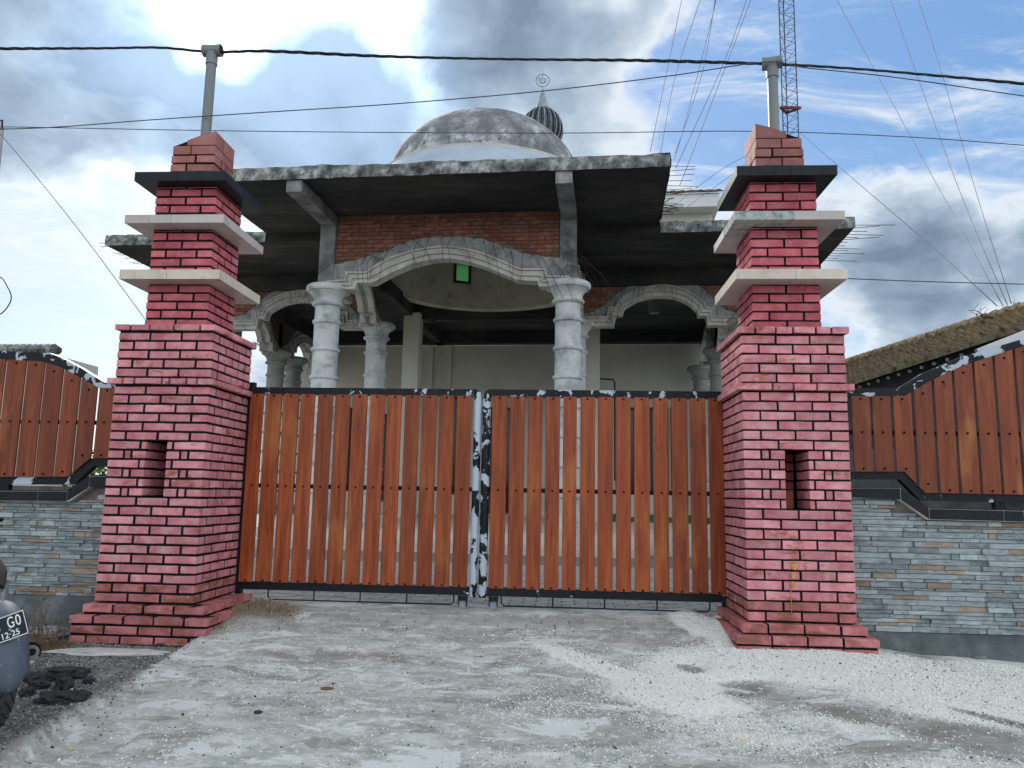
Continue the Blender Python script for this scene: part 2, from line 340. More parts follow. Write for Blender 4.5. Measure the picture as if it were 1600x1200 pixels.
# dirt edge: the ramp ends on the left along this line (X as a function of Y)
def edgeX(Y): return np.interp(Y, [2.8, 3.4, 4.0, 4.6, 5.17, 6.0], [-2.5, -2.42, -2.45, -2.47, -2.47, -2.46])
def masks(X, Y, Z0=None):
    Z = -.86-.145*np.clip(6-Y, 0, 5) if Z0 is None else Z0
    px, py = px_of(np.stack([X, Y, Z], -1))
    def el(cx, cy, rx, ry, ang=0):
        a = math.radians(ang); dx = px-cx; dy = py-cy; u = (dx*math.cos(a)+dy*math.sin(a))/rx; v = (-dx*math.sin(a)+dy*math.cos(a))/ry
        return np.exp(-(u*u+v*v)**1.3)
    g = np.maximum.reduce([el(1290, 1040, 190, 34, 6), el(1470, 1085, 200, 42, 14), el(1130, 1040, 130, 30, 0), el(1090, 975, 50, 16, 20)*.9, el(1130, 990, 26, 34), el(950, 1048, 120, 12, 20)*.95,
                           el(1060, 1085, 130, 34, 10)*.8, el(1180, 1150, 220, 40, 8)*.38, el(1390, 1140, 200, 22, 8)*.55, el(1600, 1060, 160, 50, 20)*.75, el(860, 1100, 180, 50, 0)*.22, el(900, 1180, 260, 30, 0)*.2, el(1450, 1195, 200, 20)*.35])
    bare = np.maximum.reduce([el(1165, 1078, 42, 15), el(1080, 1045, 32, 8, 10), el(1500, 1150, 150, 22, 9), el(1330, 1118, 110, 11, 14), el(1560, 1125, 110, 6, 14), el(1400, 1165, 90, 14)*.8])
    g = g*(1-.93*bare)
    return g, bare, px, py
def ground_z(X, Y, raw=False):
    X = np.asarray(X, float); Y = np.asarray(Y, float)
    zr = -.86-.145*np.clip(6.-Y, 0, 2.9)-.06*np.clip(3.1-Y, 0, 9)
    zd = -1.045-.052*np.clip(5.2-Y, 0, 9)+.05*np.clip(Y-5.2, 0, 1)
    e = edgeX(Y)+.05*(fbm(Y*3, Y*0+2, 4, 3)-.5)
    k = sst(-.03, .05, X-e)
    zl = np.minimum(zd, zr+.02*0+.5)
    z = zl*(1-k)+zr*k
    # right of the drive the ground falls slower: gravel heap in front of the wall
    zrt = -.985-.085*np.clip(5.2-Y, 0, 9)+.0*X
    zrt = zrt-.13*sst(1.9, 3.2, X)*sst(4.7, 5.5, Y)-.02*sst(2, 4, X)
    kr = sst(.95, 1.5, X)
    z = z*(1-kr)+np.maximum(zr-0*X, zrt)*kr if False else z*(1-kr)+(zr*.25+zrt*.75)*kr
    if raw: return z
    g, bare, _, _ = masks(X, Y, z)
    z = z+.045*g*sst(.0, .6, g)+.018*(fbm(X*1.3, Y*1.3, 4, 1)-.5)+.012*(fbm(X*9, Y*9, 4, 5)-.5)
    z = z+.05*np.exp(-((X+2.2)/.25)**2-((Y-5.6)/.3)**2)
    dl = 1-k
    z = z+dl*.03*(fbm(X*5, Y*5, 4, 9)-.5)
    return z
def gz(x, y): return float(ground_z(np.array([x]), np.array([y]))[0])
def on_ground(px, py):
    Y = 4.5
    for _ in range(30):
        p = at(px, py, Y); z = gz(p[0], min(Y, 6)); r = ray(px, py); Yn = r[1]*(z/r[2]) if r[2] < 0 else 6
        Y = .5*Y+.5*max(1.5, min(8, Yn))
    return at(px, py, Y)
def grid_ground():
    nx, ny = 620, 330
    xs = np.linspace(-7.5, 7.0, nx); ys = np.linspace(.6, 6.25, ny); X, Y = np.meshgrid(xs, ys)
    Z = ground_z(X, Y); me = bpy.data.meshes.new('ground')
    co_ = np.stack([X, Y, Z], -1).reshape(-1, 3); me.vertices.add(len(co_)); me.vertices.foreach_set('co', co_.ravel())
    i = np.arange(nx*(ny-1)).reshape(ny-1, nx)[:, :-1].ravel(); q = np.stack([i, i+1, i+nx+1, i+nx], 1)
    me.loops.add(q.size); me.loops.foreach_set('vertex_index', q.ravel()); me.polygons.add(len(q)); me.polygons.foreach_set('loop_start', np.arange(0, q.size, 4))
    me.update(); me.validate()
    g, bare, px, py = masks(X, Y, Z)
    dirt = 1-sst(-.06, .06, X-edgeX(Y)+.12*(fbm(X*4, Y*4, 4, 2)-.5))
    dirt = np.maximum(dirt, sst(2.4, 3.2, X)*sst(5.05, 5.3, Y))
    brown = np.clip(bare+.75*np.exp(-((X+.9)**2/1.6+(Y-4.0)**2/.35))*0+.55*np.exp(-((px-980)/170)**2-((py-1110)/60)**2)+.45*sst(5.0, 5.5, Y)*(fbm(X*2, Y*4, 4, 21) > .42)*(X < 1)+.7*np.exp(-((px-420)/40)**2-((py-950)/18)**2)+.5*np.exp(-((px-230)/70)**2-((py-1078)/16)**2), 0, 1)
    at_ = me.color_attributes.new('mask', 'FLOAT_COLOR', 'POINT'); col = np.stack([dirt, g, brown, np.ones_like(g)], -1).reshape(-1, 4); at_.data.foreach_set('color', col.ravel().astype(np.float32))
    for p in me.polygons: p.use_smooth = True
    m = bpy.data.materials.new('worn_concrete_ground'); m.use_nodes = True; t = m.node_tree; n = t.nodes; l = t.links; b = n['Principled BSDF']; b.inputs['Roughness'].default_value = .92; b.inputs['Specular IOR Level'].default_value = .25
    g_ = n.new('ShaderNodeNewGeometry').outputs['Position']
    def NZ(sc, det=8, ro=.62, st=None, dist=0):
        mp = n.new('ShaderNodeMapping'); l.new(g_, mp.inputs[0]); mp.inputs['Scale'].default_value = st or (1, 1, 1); mp.inputs['Location'].default_value = (sc, sc*2, 0)
        x = n.new('ShaderNodeTexNoise'); l.new(mp.outputs[0], x.inputs['Vector']); x.inputs['Scale'].default_value = sc; x.inputs['Detail'].default_value = det; x.inputs['Roughness'].default_value = ro; x.inputs['Distortion'].default_value = dist; return x.outputs['Fac']
    def RP(f, *st):
        r = n.new('ShaderNodeValToRGB'); l.new(f, r.inputs[0]); e = r.color_ramp.elements
        e[0].position = st[0][0]; e[0].color = (*st[0][1], 1); e[1].position = st[-1][0]; e[1].color = (*st[-1][1], 1)
        for p, c in st[1:-1]: q = e.new(p); q.color = (*c, 1)
        return r.outputs[0]
    def MX(f, a, b2, mode='MIX'):
        x = n.new('ShaderNodeMix'); x.data_type = 'RGBA'; x.blend_type = mode
        for s_, v in ((0, f), (6, a), (7, b2)):
            if isinstance(v, (int, float)): x.inputs[s_].default_value = v
            elif isinstance(v, tuple): x.inputs[s_].default_value = v
            else: l.new(v, x.inputs[s_])
        return x.outputs[2]
    def MT(op, a, b2):
        x = n.new('ShaderNodeMath'); x.operation = op; x.use_clamp = True
        for s_, v in ((0, a), (1, b2)):
            if isinstance(v, (int, float)): x.inputs[s_].default_value = v
            else: l.new(v, x.inputs[s_])
        return x.outputs[0]
    ca = n.new('ShaderNodeVertexColor'); ca.layer_name = 'mask'; sp = n.new('ShaderNodeSeparateColor'); l.new(ca.outputs[0], sp.inputs[0])
    n1 = NZ(1.3, 9, .66, dist=.6); n2 = NZ(6, 8, .7, st=(.7, 1.5, 1), dist=.5); n3 = NZ(30, 6, .7); n4 = NZ(90, 4, .7)
    conc = RP(n1, (.32, (.33, .32, .295)), (.45, (.42, .41, .385)), (.56, (.50, .50, .48)), (.70, (.60, .61, .595)))
    conc = MX(.55, conc, RP(n2, (.35, (.23, .225, .20)), (.5, (.48, .48, .46)), (.62, (.74, .76, .75))))
    conc = MX(RP(n3, (.56, (0, 0, 0)), (.64, (1, 1, 1))), conc, (.72, .75, .75, 1))
    conc = MX(RP(n3, (.30, (1, 1, 1)), (.37, (0, 0, 0))), conc, (.13, .135, .14, 1))
    conc = MX(MT('MULTIPLY', sp.outputs[2], .75), conc, RP(n2, (.3, (.15, .14, .115)), (.7, (.29, .27, .23))))
    n5 = NZ(2.6, 9, .72, st=(.8, 1.7, 1), dist=.5)
    conc = MX(RP(n5, (.55, (0, 0, 0)), (.585, (.8, .8, .8))), conc, (.74, .76, .75, 1))
    conc = MX(RP(n5, (.40, (.75, .75, .75)), (.44, (0, 0, 0))), conc, (.27, .26, .235, 1))
    dirtc = RP(n2, (.34, (.08, .076, .07)), (.5, (.17, .165, .155)), (.66, (.30, .29, .275)))
    dirtc = MX(RP(n4, (.57, (0, 0, 0)), (.64, (1, 1, 1))), dirtc, (.38, .38, .38, 1))
    grav = RP(n4, (.30, (.50, .50, .47)), (.40, (.74, .74, .70)), (.58, (.88, .88, .84)))
    gm = MT('MULTIPLY', MT('SUBTRACT', MT('ADD', sp.outputs[1], MT('MULTIPLY', n3, .7)), .58), 4.)
    c = MX(sp.outputs[0], conc, dirtc); c = MX(MT('MULTIPLY', gm, .9), c, grav)
    l.new(c, b.inputs['Base Color'])
    ht = MT('ADD', MT('MULTIPLY', n3, .5), MT('MULTIPLY', n4, .35)); ht = MT('ADD', ht, MT('MULTIPLY', n2, .6))
    bp = n.new('ShaderNodeBump'); bp.inputs['Strength'].default_value = .9; bp.inputs['Distance'].default_value = .022; l.new(ht, bp.inputs['Height']); l.new(bp.outputs[0], b.inputs['Normal'])
    me.materials.append(m); o = bpy.data.objects.new('ground', me); C.objects.link(o); o['kind'] = 'structure'; return m
GM = grid_ground()
far = mat('distant_ground', [(.10, .10, .07), (.16, .15, .11)], .2, .95)
b = MB(); b.add([(-600, -600, -1.6), (600, -600, -1.6), (600, 900, -1.6), (-600, 900, -1.6)], [(0, 1, 2, 3)]); b.build('land', far, kind='structure')
b = MB(); b.box(-9, 12, 6.25, 30, -1.5, -.885); b.build('courtyard_bed', mat('courtyard_bed', [(.16, .15, .14), (.24, .23, .21)], 8, .95), kind='structure')
b = MB(); b.box(-2.53, 1.22, 6.1, 6.249, -1.3, -.868); b.build('threshold', mat('threshold_concrete', [(.28, .28, .26), (.42, .42, .40)], 6, .95, .6, 30), kind='structure')

def scatter(name, P, size, cols, m, kind='stuff', flat=.7):
    """thousands of little stones in one mesh, one colour each"""
    n = len(P); V0 = np.array([(1, 0, 0), (0, 1, 0), (-1, 0, 0), (0, -1, 0), (0, 0, 1), (0, 0, -1)], float)
    F0 = np.array([(0, 1, 4), (1, 2, 4), (2, 3, 4), (3, 0, 4), (1, 0, 5), (2, 1, 5), (3, 2, 5), (0, 3, 5)])
    a = rng.random(n)*6.283; V = V0[None]*rng.uniform(.6, 1.3, (n, 6, 1))*size[:, None, None]; V = V+rng.normal(0, .12, (n, 6, 3))*size[:, None, None]; V[..., 2] *= flat
    x = V[..., 0]*np.cos(a)[:, None]-V[..., 1]*np.sin(a)[:, None]; y = V[..., 0]*np.sin(a)[:, None]+V[..., 1]*np.cos(a)[:, None]
    V = np.stack([x, y, V[..., 2]], -1)+P[:, None]
    Fc = (F0[None]+(np.arange(n)*6)[:, None, None]).reshape(-1, 3)
    me = bpy.data.meshes.new(name); me.vertices.add(n*6); me.vertices.foreach_set('co', V.ravel()); me.loops.add(Fc.size); me.loops.foreach_set('vertex_index', Fc.ravel()); me.polygons.add(len(Fc)); me.polygons.foreach_set('loop_start', np.arange(0, Fc.size, 3)); me.update()
    ca = me.color_attributes.new('tone', 'FLOAT_COLOR', 'POINT'); ca.data.foreach_set('color', np.repeat(np.c_[cols, np.ones(n)], 6, 0).ravel().astype(np.float32))
    me.materials.append(m); o = bpy.data.objects.new(name, me); C.objects.link(o); o['kind'] = kind; return o
GRAVM = bpy.data.materials.new('loose_stone'); GRAVM.use_nodes = True
_v = GRAVM.node_tree.nodes.new('ShaderNodeVertexColor'); _v.layer_name = 'tone'; _b = GRAVM.node_tree.nodes['Principled BSDF']; GRAVM.node_tree.links.new(_v.outputs[0], _b.inputs['Base Color']); _b.inputs['Roughness'].default_value = .9
n0 = 560000
X = rng.uniform(-2.6, 6, n0); Y = rng.uniform(2.4, 5.9, n0); g, bare, px, py = masks(X, Y, ground_z(X, Y))
w = np.clip(g*1.25-.10, 0, 1)*(.45+1.1*fbm(X*7, Y*7, 4, 11)); w = np.where(g < .12, .012+.04*(fbm(X*3, Y*3, 4, 12) > .56), w)
w *= (px > -60)*(px < 1680)*(py < 1260)*(py > 930)
w *= ~((X > 1.12) & (X < 2.0) & (Y > 5.2)); w *= ~((X > 2) & (Y > 5.35)); w *= (X > edgeX(Y))
keep = rng.random(n0) < w*.95; X = X[keep]; Y = Y[keep]; Z = ground_z(X, Y); n1_ = len(X)
sz = rng.uniform(.0024, .0062, n1_)*(1+.5*(rng.random(n1_) < .1)); br = np.clip(rng.normal(.82, .08, n1_), .4, .9); br = np.where(rng.random(n1_) < .03, .10, br)
scatter('gravel', np.c_[X, Y, Z+sz*.3], sz, np.c_[br*1.0, br*1.0, br*.965], GRAVM)
n0 = 40000
X = rng.uniform(-4.4, -1.5, n0); Y = rng.uniform(2.7, 5.5, n0); kk = (X < edgeX(Y)+.1*rng.normal(size=n0)) & (rng.random(n0) < .5); X = X[kk]; Y = Y[kk]; n1_ = len(X)
sz = rng.uniform(.003, .009, n1_); br = np.clip(rng.normal(.22, .15, n1_), .03, .62)
scatter('dirt_gravel', np.c_[X, Y, ground_z(X, Y)+sz*.3], sz, np.c_[br, br*.98, br*.96], GRAVM)
n0 = 2300
X = rng.uniform(-2.4, 3.5, n0); Y = rng.uniform(2.5, 5.6, n0); sz = rng.uniform(.002, .0065, n0)*np.where(rng.random(n0) < .04, 1.9, 1); br = np.where(rng.random(n0) < .55, .05, .6)*rng.uniform(.7, 1.1, n0)
ok = (X > edgeX(Y)+.05) & ~((X > 1.05) & (Y > 5.1)); scatter('pebbles', np.c_[X, Y, ground_z(X, Y)+sz*.3][ok], sz[ok], np.c_[br, br, br][ok], GRAVM)

# paving block strip across the drive, and the courtyard paving seen under the gate
pt = thing('paving_strip', 'strip of grey paving blocks set across the driveway in front of the gate', 'paving')
bmv = []
for k in range(4):
    m_ = MB(); j = [random.uniform(-.003, .003) for _ in range(8)]
    m_.add([(-.095+j[0], -.045, 0), (.095, -.045+j[1], 0), (.095+j[2], .045, 0), (-.095, .045+j[3], 0), (-.092, -.042, .03), (.092, -.042+j[4], .03), (.092+j[5], .042, .03), (-.092, .042, .03)], [(0,3,2,1),(4,5,6,7),(0,1,5,4),(1,2,6,5),(2,3,7,6),(3,0,4,7)])
    bmv.append(m_.mesh('paving_block', PAVE))
x = -1.95; k = 0
while x < 1.0:
    for r in range(2):
        xx = x+(.1 if r else 0); yy = 5.62+.1*r
        zz_ = -.86-.145*(6-yy); link('paving_block', bmv[k % 4], pt, (xx, yy, zz_-.024+random.uniform(-.002, .002)), (.143, 0, random.uniform(-.02, .02))); k += 1
    x += .2
m_ = MB()
for j in range(34):
    for i in range(50):
        x0 = -4.2+i*.21+(j % 2)*.105; y0 = 6.26+j*.105
        m_.box(x0, x0+.2, y0, y0+.097, -.885, -.862+random.uniform(-.002, .002))
m_.build('courtyard_paving', PAVE, kind='stuff')

# ------------------------------------------------------------------ gate pillars
PI_ = .2317; HW = PI_/2
_bc = {}
def brick_mesh(lx, ly, lz, m):
    """a brick with worn arrises and a slightly wavy outline, centred"""
    key = (round(lx, 3), round(ly, 3), round(lz, 3), m.name, random.randrange(4))
    if key in _bc: return _bc[key]
    swap = ly > lx
    a, d = (ly, lx) if swap else (lx, ly)
    c = .0028; vs = []
    for i, t in enumerate((-.5, 0, .5)):
        x = a*t+random.uniform(-.0015, .0015); e = 0 if i == 1 else .0005
        jz = random.uniform(-.0022, .0018); jz2 = random.uniform(-.0022, .0018); hz_ = lz/2; hy = d/2
        for (yy, zz_) in ((-hy+c, -hz_+jz), (hy-c, -hz_+jz), (hy, -hz_+c+jz), (hy, hz_-c+jz2), (hy-c, hz_+jz2), (-hy+c, hz_+jz2), (-hy, hz_-c+jz2), (-hy, -hz_+c+jz)):
            vs.append((x, yy, zz_) if not swap else (-yy, x, zz_))
    fs = [(7, 6, 5, 4, 3, 2, 1, 0), tuple(16+k for k in range(8))]+[(i*8+k, i*8+(k+1) % 8, (i+1)*8+(k+1) % 8, (i+1)*8+k) for i in range(2) for k in range(8)]
    b_ = MB(); b_.add(vs, fs); me = b_.mesh('brick', m); bm = bmesh.new(); bm.from_mesh(me); bmesh.ops.recalc_face_normals(bm, faces=bm.faces); bm.to_mesh(me); bm.free()
    _bc[key] = me; return me
def pillar(name, label, cx, inner, half, stepC, stepD, firstB, lab_slab):
    """inner=+1: the gate is on the +X side"""
    root = thing(name, label, 'pillar', (cx, 5.65, -1.1), 0, 'gate pillars')
    ox, oy, oz = cx, 5.65, -1.1
    back = MB(); core = MB()
    GJ = .0092 if inner > 0 else .0074
    def put(x0, x1, y0, y1, z0, z1, m, vis=True, g=GJ):
        lx, ly, lz = x1-x0-2*g, y1-y0-2*g, z1-z0-2*g*.86
        if vis:
            link('brick', brick_mesh(lx, ly, lz, m), root, ((x0+x1)/2-ox+random.uniform(-.0012, .0012), (y0+y1)/2-oy+random.uniform(-.0015, .0015), (z0+z1)/2-oz))
        else: back.box(x0+g-ox, x1-g-ox, y0+g-oy, y1-g-oy, z0+g-oz, z1-g-oz)
    def course(x0, x1, y0, y1, z0, z1, A, m, niche=False, cuts=None, w=HW):
        m1 = m; nx = max(1, round((x1-x0)/PI_)); ny = max(1, round((y1-y0)/PI_))
        g = GJ
        # front row: joints only to neighbours, outer faces flush with the core + 7 mm
        O = .0055   # outer faces sit proud: grow by g so that only joints shrink
        xa, xb = (x0, x1) if A else (x0+w, x1-w)
        segs = []
        if niche:
            n0, n1 = (x0+x1)/2-.0785, (x0+x1)/2+.0785
            if A: segs = [(xa, xa+PI_), (xa+PI_, n0), (n1, xb-PI_), (xb-PI_, xb)]
            else: segs = [(xa, xa+.055), (xa+.055, n0), (n1, n1+.10), (n1+.10, xb)]
        elif cuts: 
            q = [xa]+[xa+(xb-xa)*c for c in cuts]+[xb]; segs = list(zip(q[:-1], q[1:]))
        else:
            k = nx if A else nx-1
            if k < 1: k = 1
            segs = [(xa+(xb-xa)*i/k, xa+(xb-xa)*(i+1)/k) for i in range(k)]
        for s0, s1 in segs:
            dep = w
            if niche and (abs(s1-n0) < 1e-6 or abs(s0-n1) < 1e-6): dep = .30
            e0 = -g if abs(s0-x0) < 1e-6 else 0; e1 = g if abs(s1-x1) < 1e-6 else 0
            if niche and dep > .2: e0 += -g if abs(s0-n1) < 1e-6 else 0; e1 += g if abs(s1-n0) < 1e-6 else 0
            put(s0+e0, s1+e1, y0-g, y0+dep, z0, z1, m1)
        for s0, s1 in [(xa+(xb-xa)*i/max(1, nx-(0 if A else 1)), xa+(xb-xa)*(i+1)/max(1, nx-(0 if A else 1))) for i in range(max(1, nx-(0 if A else 1)))]:
            put(s0-(g if abs(s0-x0) < 1e-6 else 0), s1+(g if abs(s1-x1) < 1e-6 else 0), y1-w, y1+g, z0, z1, m1, False)
        ya, yb = (y0+w, y1-w) if A else (y0, y1); k = max(1, ny-1 if A else ny)
        for sx in (0, 1):
            xs0, xs1 = (x0-g, x0+w) if sx == 0 else (x1-w, x1+g)
            vis = (sx == 1) == (inner > 0)
            for i in range(k):
                s0 = ya+(yb-ya)*i/k; s1 = ya+(yb-ya)*(i+1)/k
                v = vis or (i == 0 and not A)
                f0 = -g if abs(s0-y0) < 1e-6 else 0; f1 = g if abs(s1-y1) < 1e-6 else 0
                put(xs0, xs1, s0+f0, s1+f1, z0, z1, m1, v)
    i_ = .004
    def corebox(x0, x1, y0, y1, z0, z1): core.box(x0+i_-ox, x1-i_-ox, y0+i_-oy, y1-i_-oy, z0-oz, z1-oz)
    x0, x1 = cx-half, cx+half; y0, y1 = 5.30, 6.0
    # footing
    p = .0661
    cxa, cxb = stepC; dxa, dxb = stepD
    hs = (cxb-cxa)/2
    yC0 = 5.175; yD0 = 5.235
    core.box(cxa+.012-ox, cxb-.012-ox, yC0+.012-oy, 6.10-oy, -1.13-oz, -.8655-oz)
    core.box(dxa+.008-ox, dxb-.008-ox, yD0+.008-oy, 6.05-oy, -.8655-oz, -.7995-oz)
    for r, z0 in enumerate((-1.114, -1.050, -.986)):
        course(cxa+.008, cxb-.008, yC0+.006, 6.10, z0, z0+.064, r % 2 == 0, PINKLOW, cuts=None)
    course(cxa, cxb, yC0, 6.11, -.920, -.856, firstB, PINKLOW, w=.165)
    course(dxa, dxb, yD0, 6.06, -.856, -.790, not firstB, PINKLOW, w=.165)
    # shaft of 23 courses with a recess in the middle of the front
    zt = .732; zb = zt-23*p
    for r in range(23):
        z1_ = zt-r*p; z0_ = z1_-p; A = (r % 2 == 0) != firstB
        course(x0, x1, y0, y1, z0_, z1_, A, PINKLOW if r >= 21 else PINK, niche=6 <= r < 12)
    nz1 = zt-6*p; nz0 = zt-12*p; n0, n1 = cx-.0785, cx+.0785
    corebox(x0, x1, y0, y1, zb, nz0-.001); corebox(x0, x1, y0, y1, nz1+.001, zt)
    core.box(x0+i_-ox, n0-.006-ox, y0+i_-oy, y1-i_-oy, nz0-.001-oz, nz1+.001-oz); core.box(n1+.006-ox, x1-i_-ox, y0+i_-oy, y1-i_-oy, nz0-.001-oz, nz1+.001-oz)
    core.box(n0-.006-ox, n1+.006-ox, y0+.34-oy, y1-i_-oy, nz0-.001-oz, nz1+.001-oz)
    for r in range(6):      # bricks at the back of the recess
        q = n0 if r % 2 else n0+.05
        for s0, s1 in (((n0, q), (q, n1)) if q > n0+.01 else ((n0, n1),)): put(s0+.002, s1-.002, y0+.32, y0+.36, nz0+r*p, nz0+(r+1)*p, RECESS)
    if inner < 0: put(n0+.002, n1-.055, y0+.16, y0+.30, nz0, nz0+.135, RECESS)
    # moulded ledges
    corebox(x0, x1, y0, y1, zt, 1.18)
    course(x0-.038, x1+.038, y0-.038, y1+.038, zt+.002, zt+.058, firstB, PINK, cuts=(.16, .53, .63, .86) if not firstB else (.30, .48, .68))
    zc = zt+.060; pp = (1.128-zc)/5
    for r in range(5): course(x0, x1, y0, y1, zc+r*pp, zc+(r+1)*pp, r % 2 == 0, PINK)
    course(x0-.024, x1+.024, y0-.024, y1+.024, 1.130, 1.187, False, PINK, cuts=(.28, .62) if inner > 0 else (.27, .5, .8))
    # upper shaft, three slabs
    h2 = PI_; ux0, ux1, uy0, uy1 = cx-h2-.004, cx+h2+.004, 5.65-h2, 5.65+h2
    corebox(ux0, ux1, uy0, uy1, 1.18, 2.36)
    def stack(za, zb_, A0, pc, m=PINKUP):
        z = za; A = A0
        while z < zb_-.012:
            course(ux0, ux1, uy0, uy1, z, min(z+pc, zb_), A, m); z += pc; A = not A
    stack(1.188, 1.517, True, .0658); stack(1.588, 1.945, False, .0672); stack(2.008, 2.285, True, .066)
    for zs0, zs1, hw, m, kind_ in ((1.518, 1.587, .378, SLABW, 'cream'), (1.946, 2.007, .378, SLABG, 'grey'), (2.286, 2.355, .350, SLABB, 'black')):
        g = MB(); g.box(-hw+.006, hw-.006, -hw+.006, hw-.006, 0, zs1-zs0-.004)
        sl_ = g.build('ledge_slab', GROUT if m is not SLABB else MORTAR, root); sl_.location = (0, 0, zs0-oz+.002); sl_['label'] = f'projecting {kind_} tiled ledge slab'
        sp_ = -.02 if inner > 0 else .03
        for (a0, a1) in ((-hw, sp_-.0015), (sp_+.0015, hw)):
            for (c0, c1) in ((-hw, -.0015), (.0015, hw)):
                t_ = MB(); t_.box(a0, a1, c0, c1, -.002, zs1-zs0); mm_ = m
                if m is SLABG and inner < 0 and a0 < -.1 and c0 < -.1: mm_ = SLABC
                tt = t_.build('tile', mm_, sl_)
                if mm_ is SLABC: tt['label'] = 'slab corner with its tile fallen off, bare concrete'
    # top block with a cap sloping down to the outside
    th_ = .170; zb2 = 2.356
    for r in range(3):
        z0_ = zb2+r*.0725; A = r % 2 == (0 if inner > 0 else 1)
        w_ = .115
        j = cx+(.02 if A else -.05)
        for (s0, s1) in ((cx-th_-.013, j), (j, cx+th_+.013)): put(s0, s1, 5.65-th_-.013, 5.65-th_+w_, z0_, z0_+.0725, PINKTOP)
        j2 = 5.65+(-.01 if A else .05)
        xi = (cx+th_-w_, cx+th_+.013) if inner > 0 else (cx-th_-.013, cx-th_+w_)
        for (s0, s1) in ((5.65-th_+w_, j2+.03), (j2+.03, 5.65+th_)): put(xi[0], xi[1], s0, s1, z0_, z0_+.0725, PINKTOP)
    core.box(-th_+.004, th_-.004, -th_+.004, th_-.004, zb2-oz, zb2+.218-oz)
    zc0 = zb2+.219
    hi_, lo_ = .190, .075
    def capz(x): # height over zc0 at local x
        t = (x*inner+th_)/(2*th_); return lo_+(hi_-lo_)*min(1, t*1.12)
    sx = [(-th_, -.02), (-.02, th_)] if inner > 0 else [(-th_, .02), (.02, th_)]
    for layer in (0, 1):
        for (s0, s1) in (sx if layer == 0 else ([(-.06, th_)] if inner > 0 else [(-th_, .06)])):
            for (t0, t1) in ((-th_-.003, -.03), (-.024, th_)):
                za = 0 if layer == 0 else .075
                tops = [(s1-.004, capz(s1)), ((s0+s1)/2, capz((s0+s1)/2)), (s0+.004, capz(s0))]
                tops = [(x_, min(z_, .070) if layer == 0 else z_) for x_, z_ in tops]
                if layer == 0 and max(z_ for _, z_ in tops) < .06: pass
                if all(z_ <= za+.012 for _, z_ in tops): continue
                tops = [(x_, max(z_, za+.008)) for x_, z_ in tops]
                w2 = MB(); w2.prism([(s0+.004, za+.002), (s1-.004, za+.002)]+tops, t0, t1)
                o_ = w2.build('brick', PINKTOP, root); o_.location = (0, 0, zc0-oz)
    core.prism([(-th_+.006, 0+zc0-oz-.001), (th_-.006, zc0-oz-.001)]+[(x_, capz(x_)-.006+zc0-oz) for x_ in (th_-.006, .02*inner, -th_+.006)], -th_+.004, th_-.004)
    core.build('mortar_core', MORTAR, root)
    bb = back.build('hidden_side_bricks', PINK, root, kind='stuff')
    return root
PL = pillar('gate_pillar', 'pink brick gate pillar to the left of the wooden gate, beside the motorcycle', -2.893, +1, .3525, (-3.335, -2.37), (-3.285, -2.43), False, '')
PR = pillar('gate_pillar', 'pink brick gate pillar right of the wooden gate, white gravel heaped at its foot', 1.565, -1, .3475, (1.115, 2.005), (1.165, 1.955), True, '')

# pipes standing on the pillars
def pipe(px, ytop, ybot, lab, yaw):
    p0 = at(px[0], ybot, 5.66); p1 = at(px[1], ytop, 5.66)
    x = (p0[0]+p1[0])/2; t = thing('vent_pipe', lab, 'pipe', (x, 5.66, p0[2]-.12), yaw, 'grey plastic pipes on the gate pillars')
    H = p1[2]-p0[2]+.12
    b_ = MB(); b_.lathe([(.040, 0), (.040, H-.03)], n=20); b_.build('pipe', PVC, t, True)
    b_ = MB(); b_.lathe([(.040, H-.11), (.047, H-.11), (.047, H-.01)], n=20, close=True)
    b_.build('collar', PVC, t, True)
    b_ = MB()
    n = 20; prof = [(-.075, .040), (-.075, .050), (-.045, .050), (-.045, .046), (.045, .046), (.045, .050), (.075, .050), (.075, .040), (-.075, .040)]
    vs = []; 
    for (xx, r) in prof:
        for k in range(n): a = 2*math.pi*k/n; vs.append((xx, r*math.cos(a), H+.015+r*math.sin(a)))
    b_.add(vs, [(i*n+k, i*n+(k+1) % n, (i+1)*n+(k+1) % n, (i+1)*n+k) for i in range(len(prof)-1) for k in range(n)])
    b_.build('tee_fitting', PVC, t, True)
    return x, p0[2]-.12+H+.015
TL = pipe((325, 329), 82, 203, 'grey plastic pipe with tee top standing on the left gate pillar', 0)
TR = pipe((1209, 1207), 101, 204, 'grey plastic pipe with tee top standing on the right gate pillar', -.25)

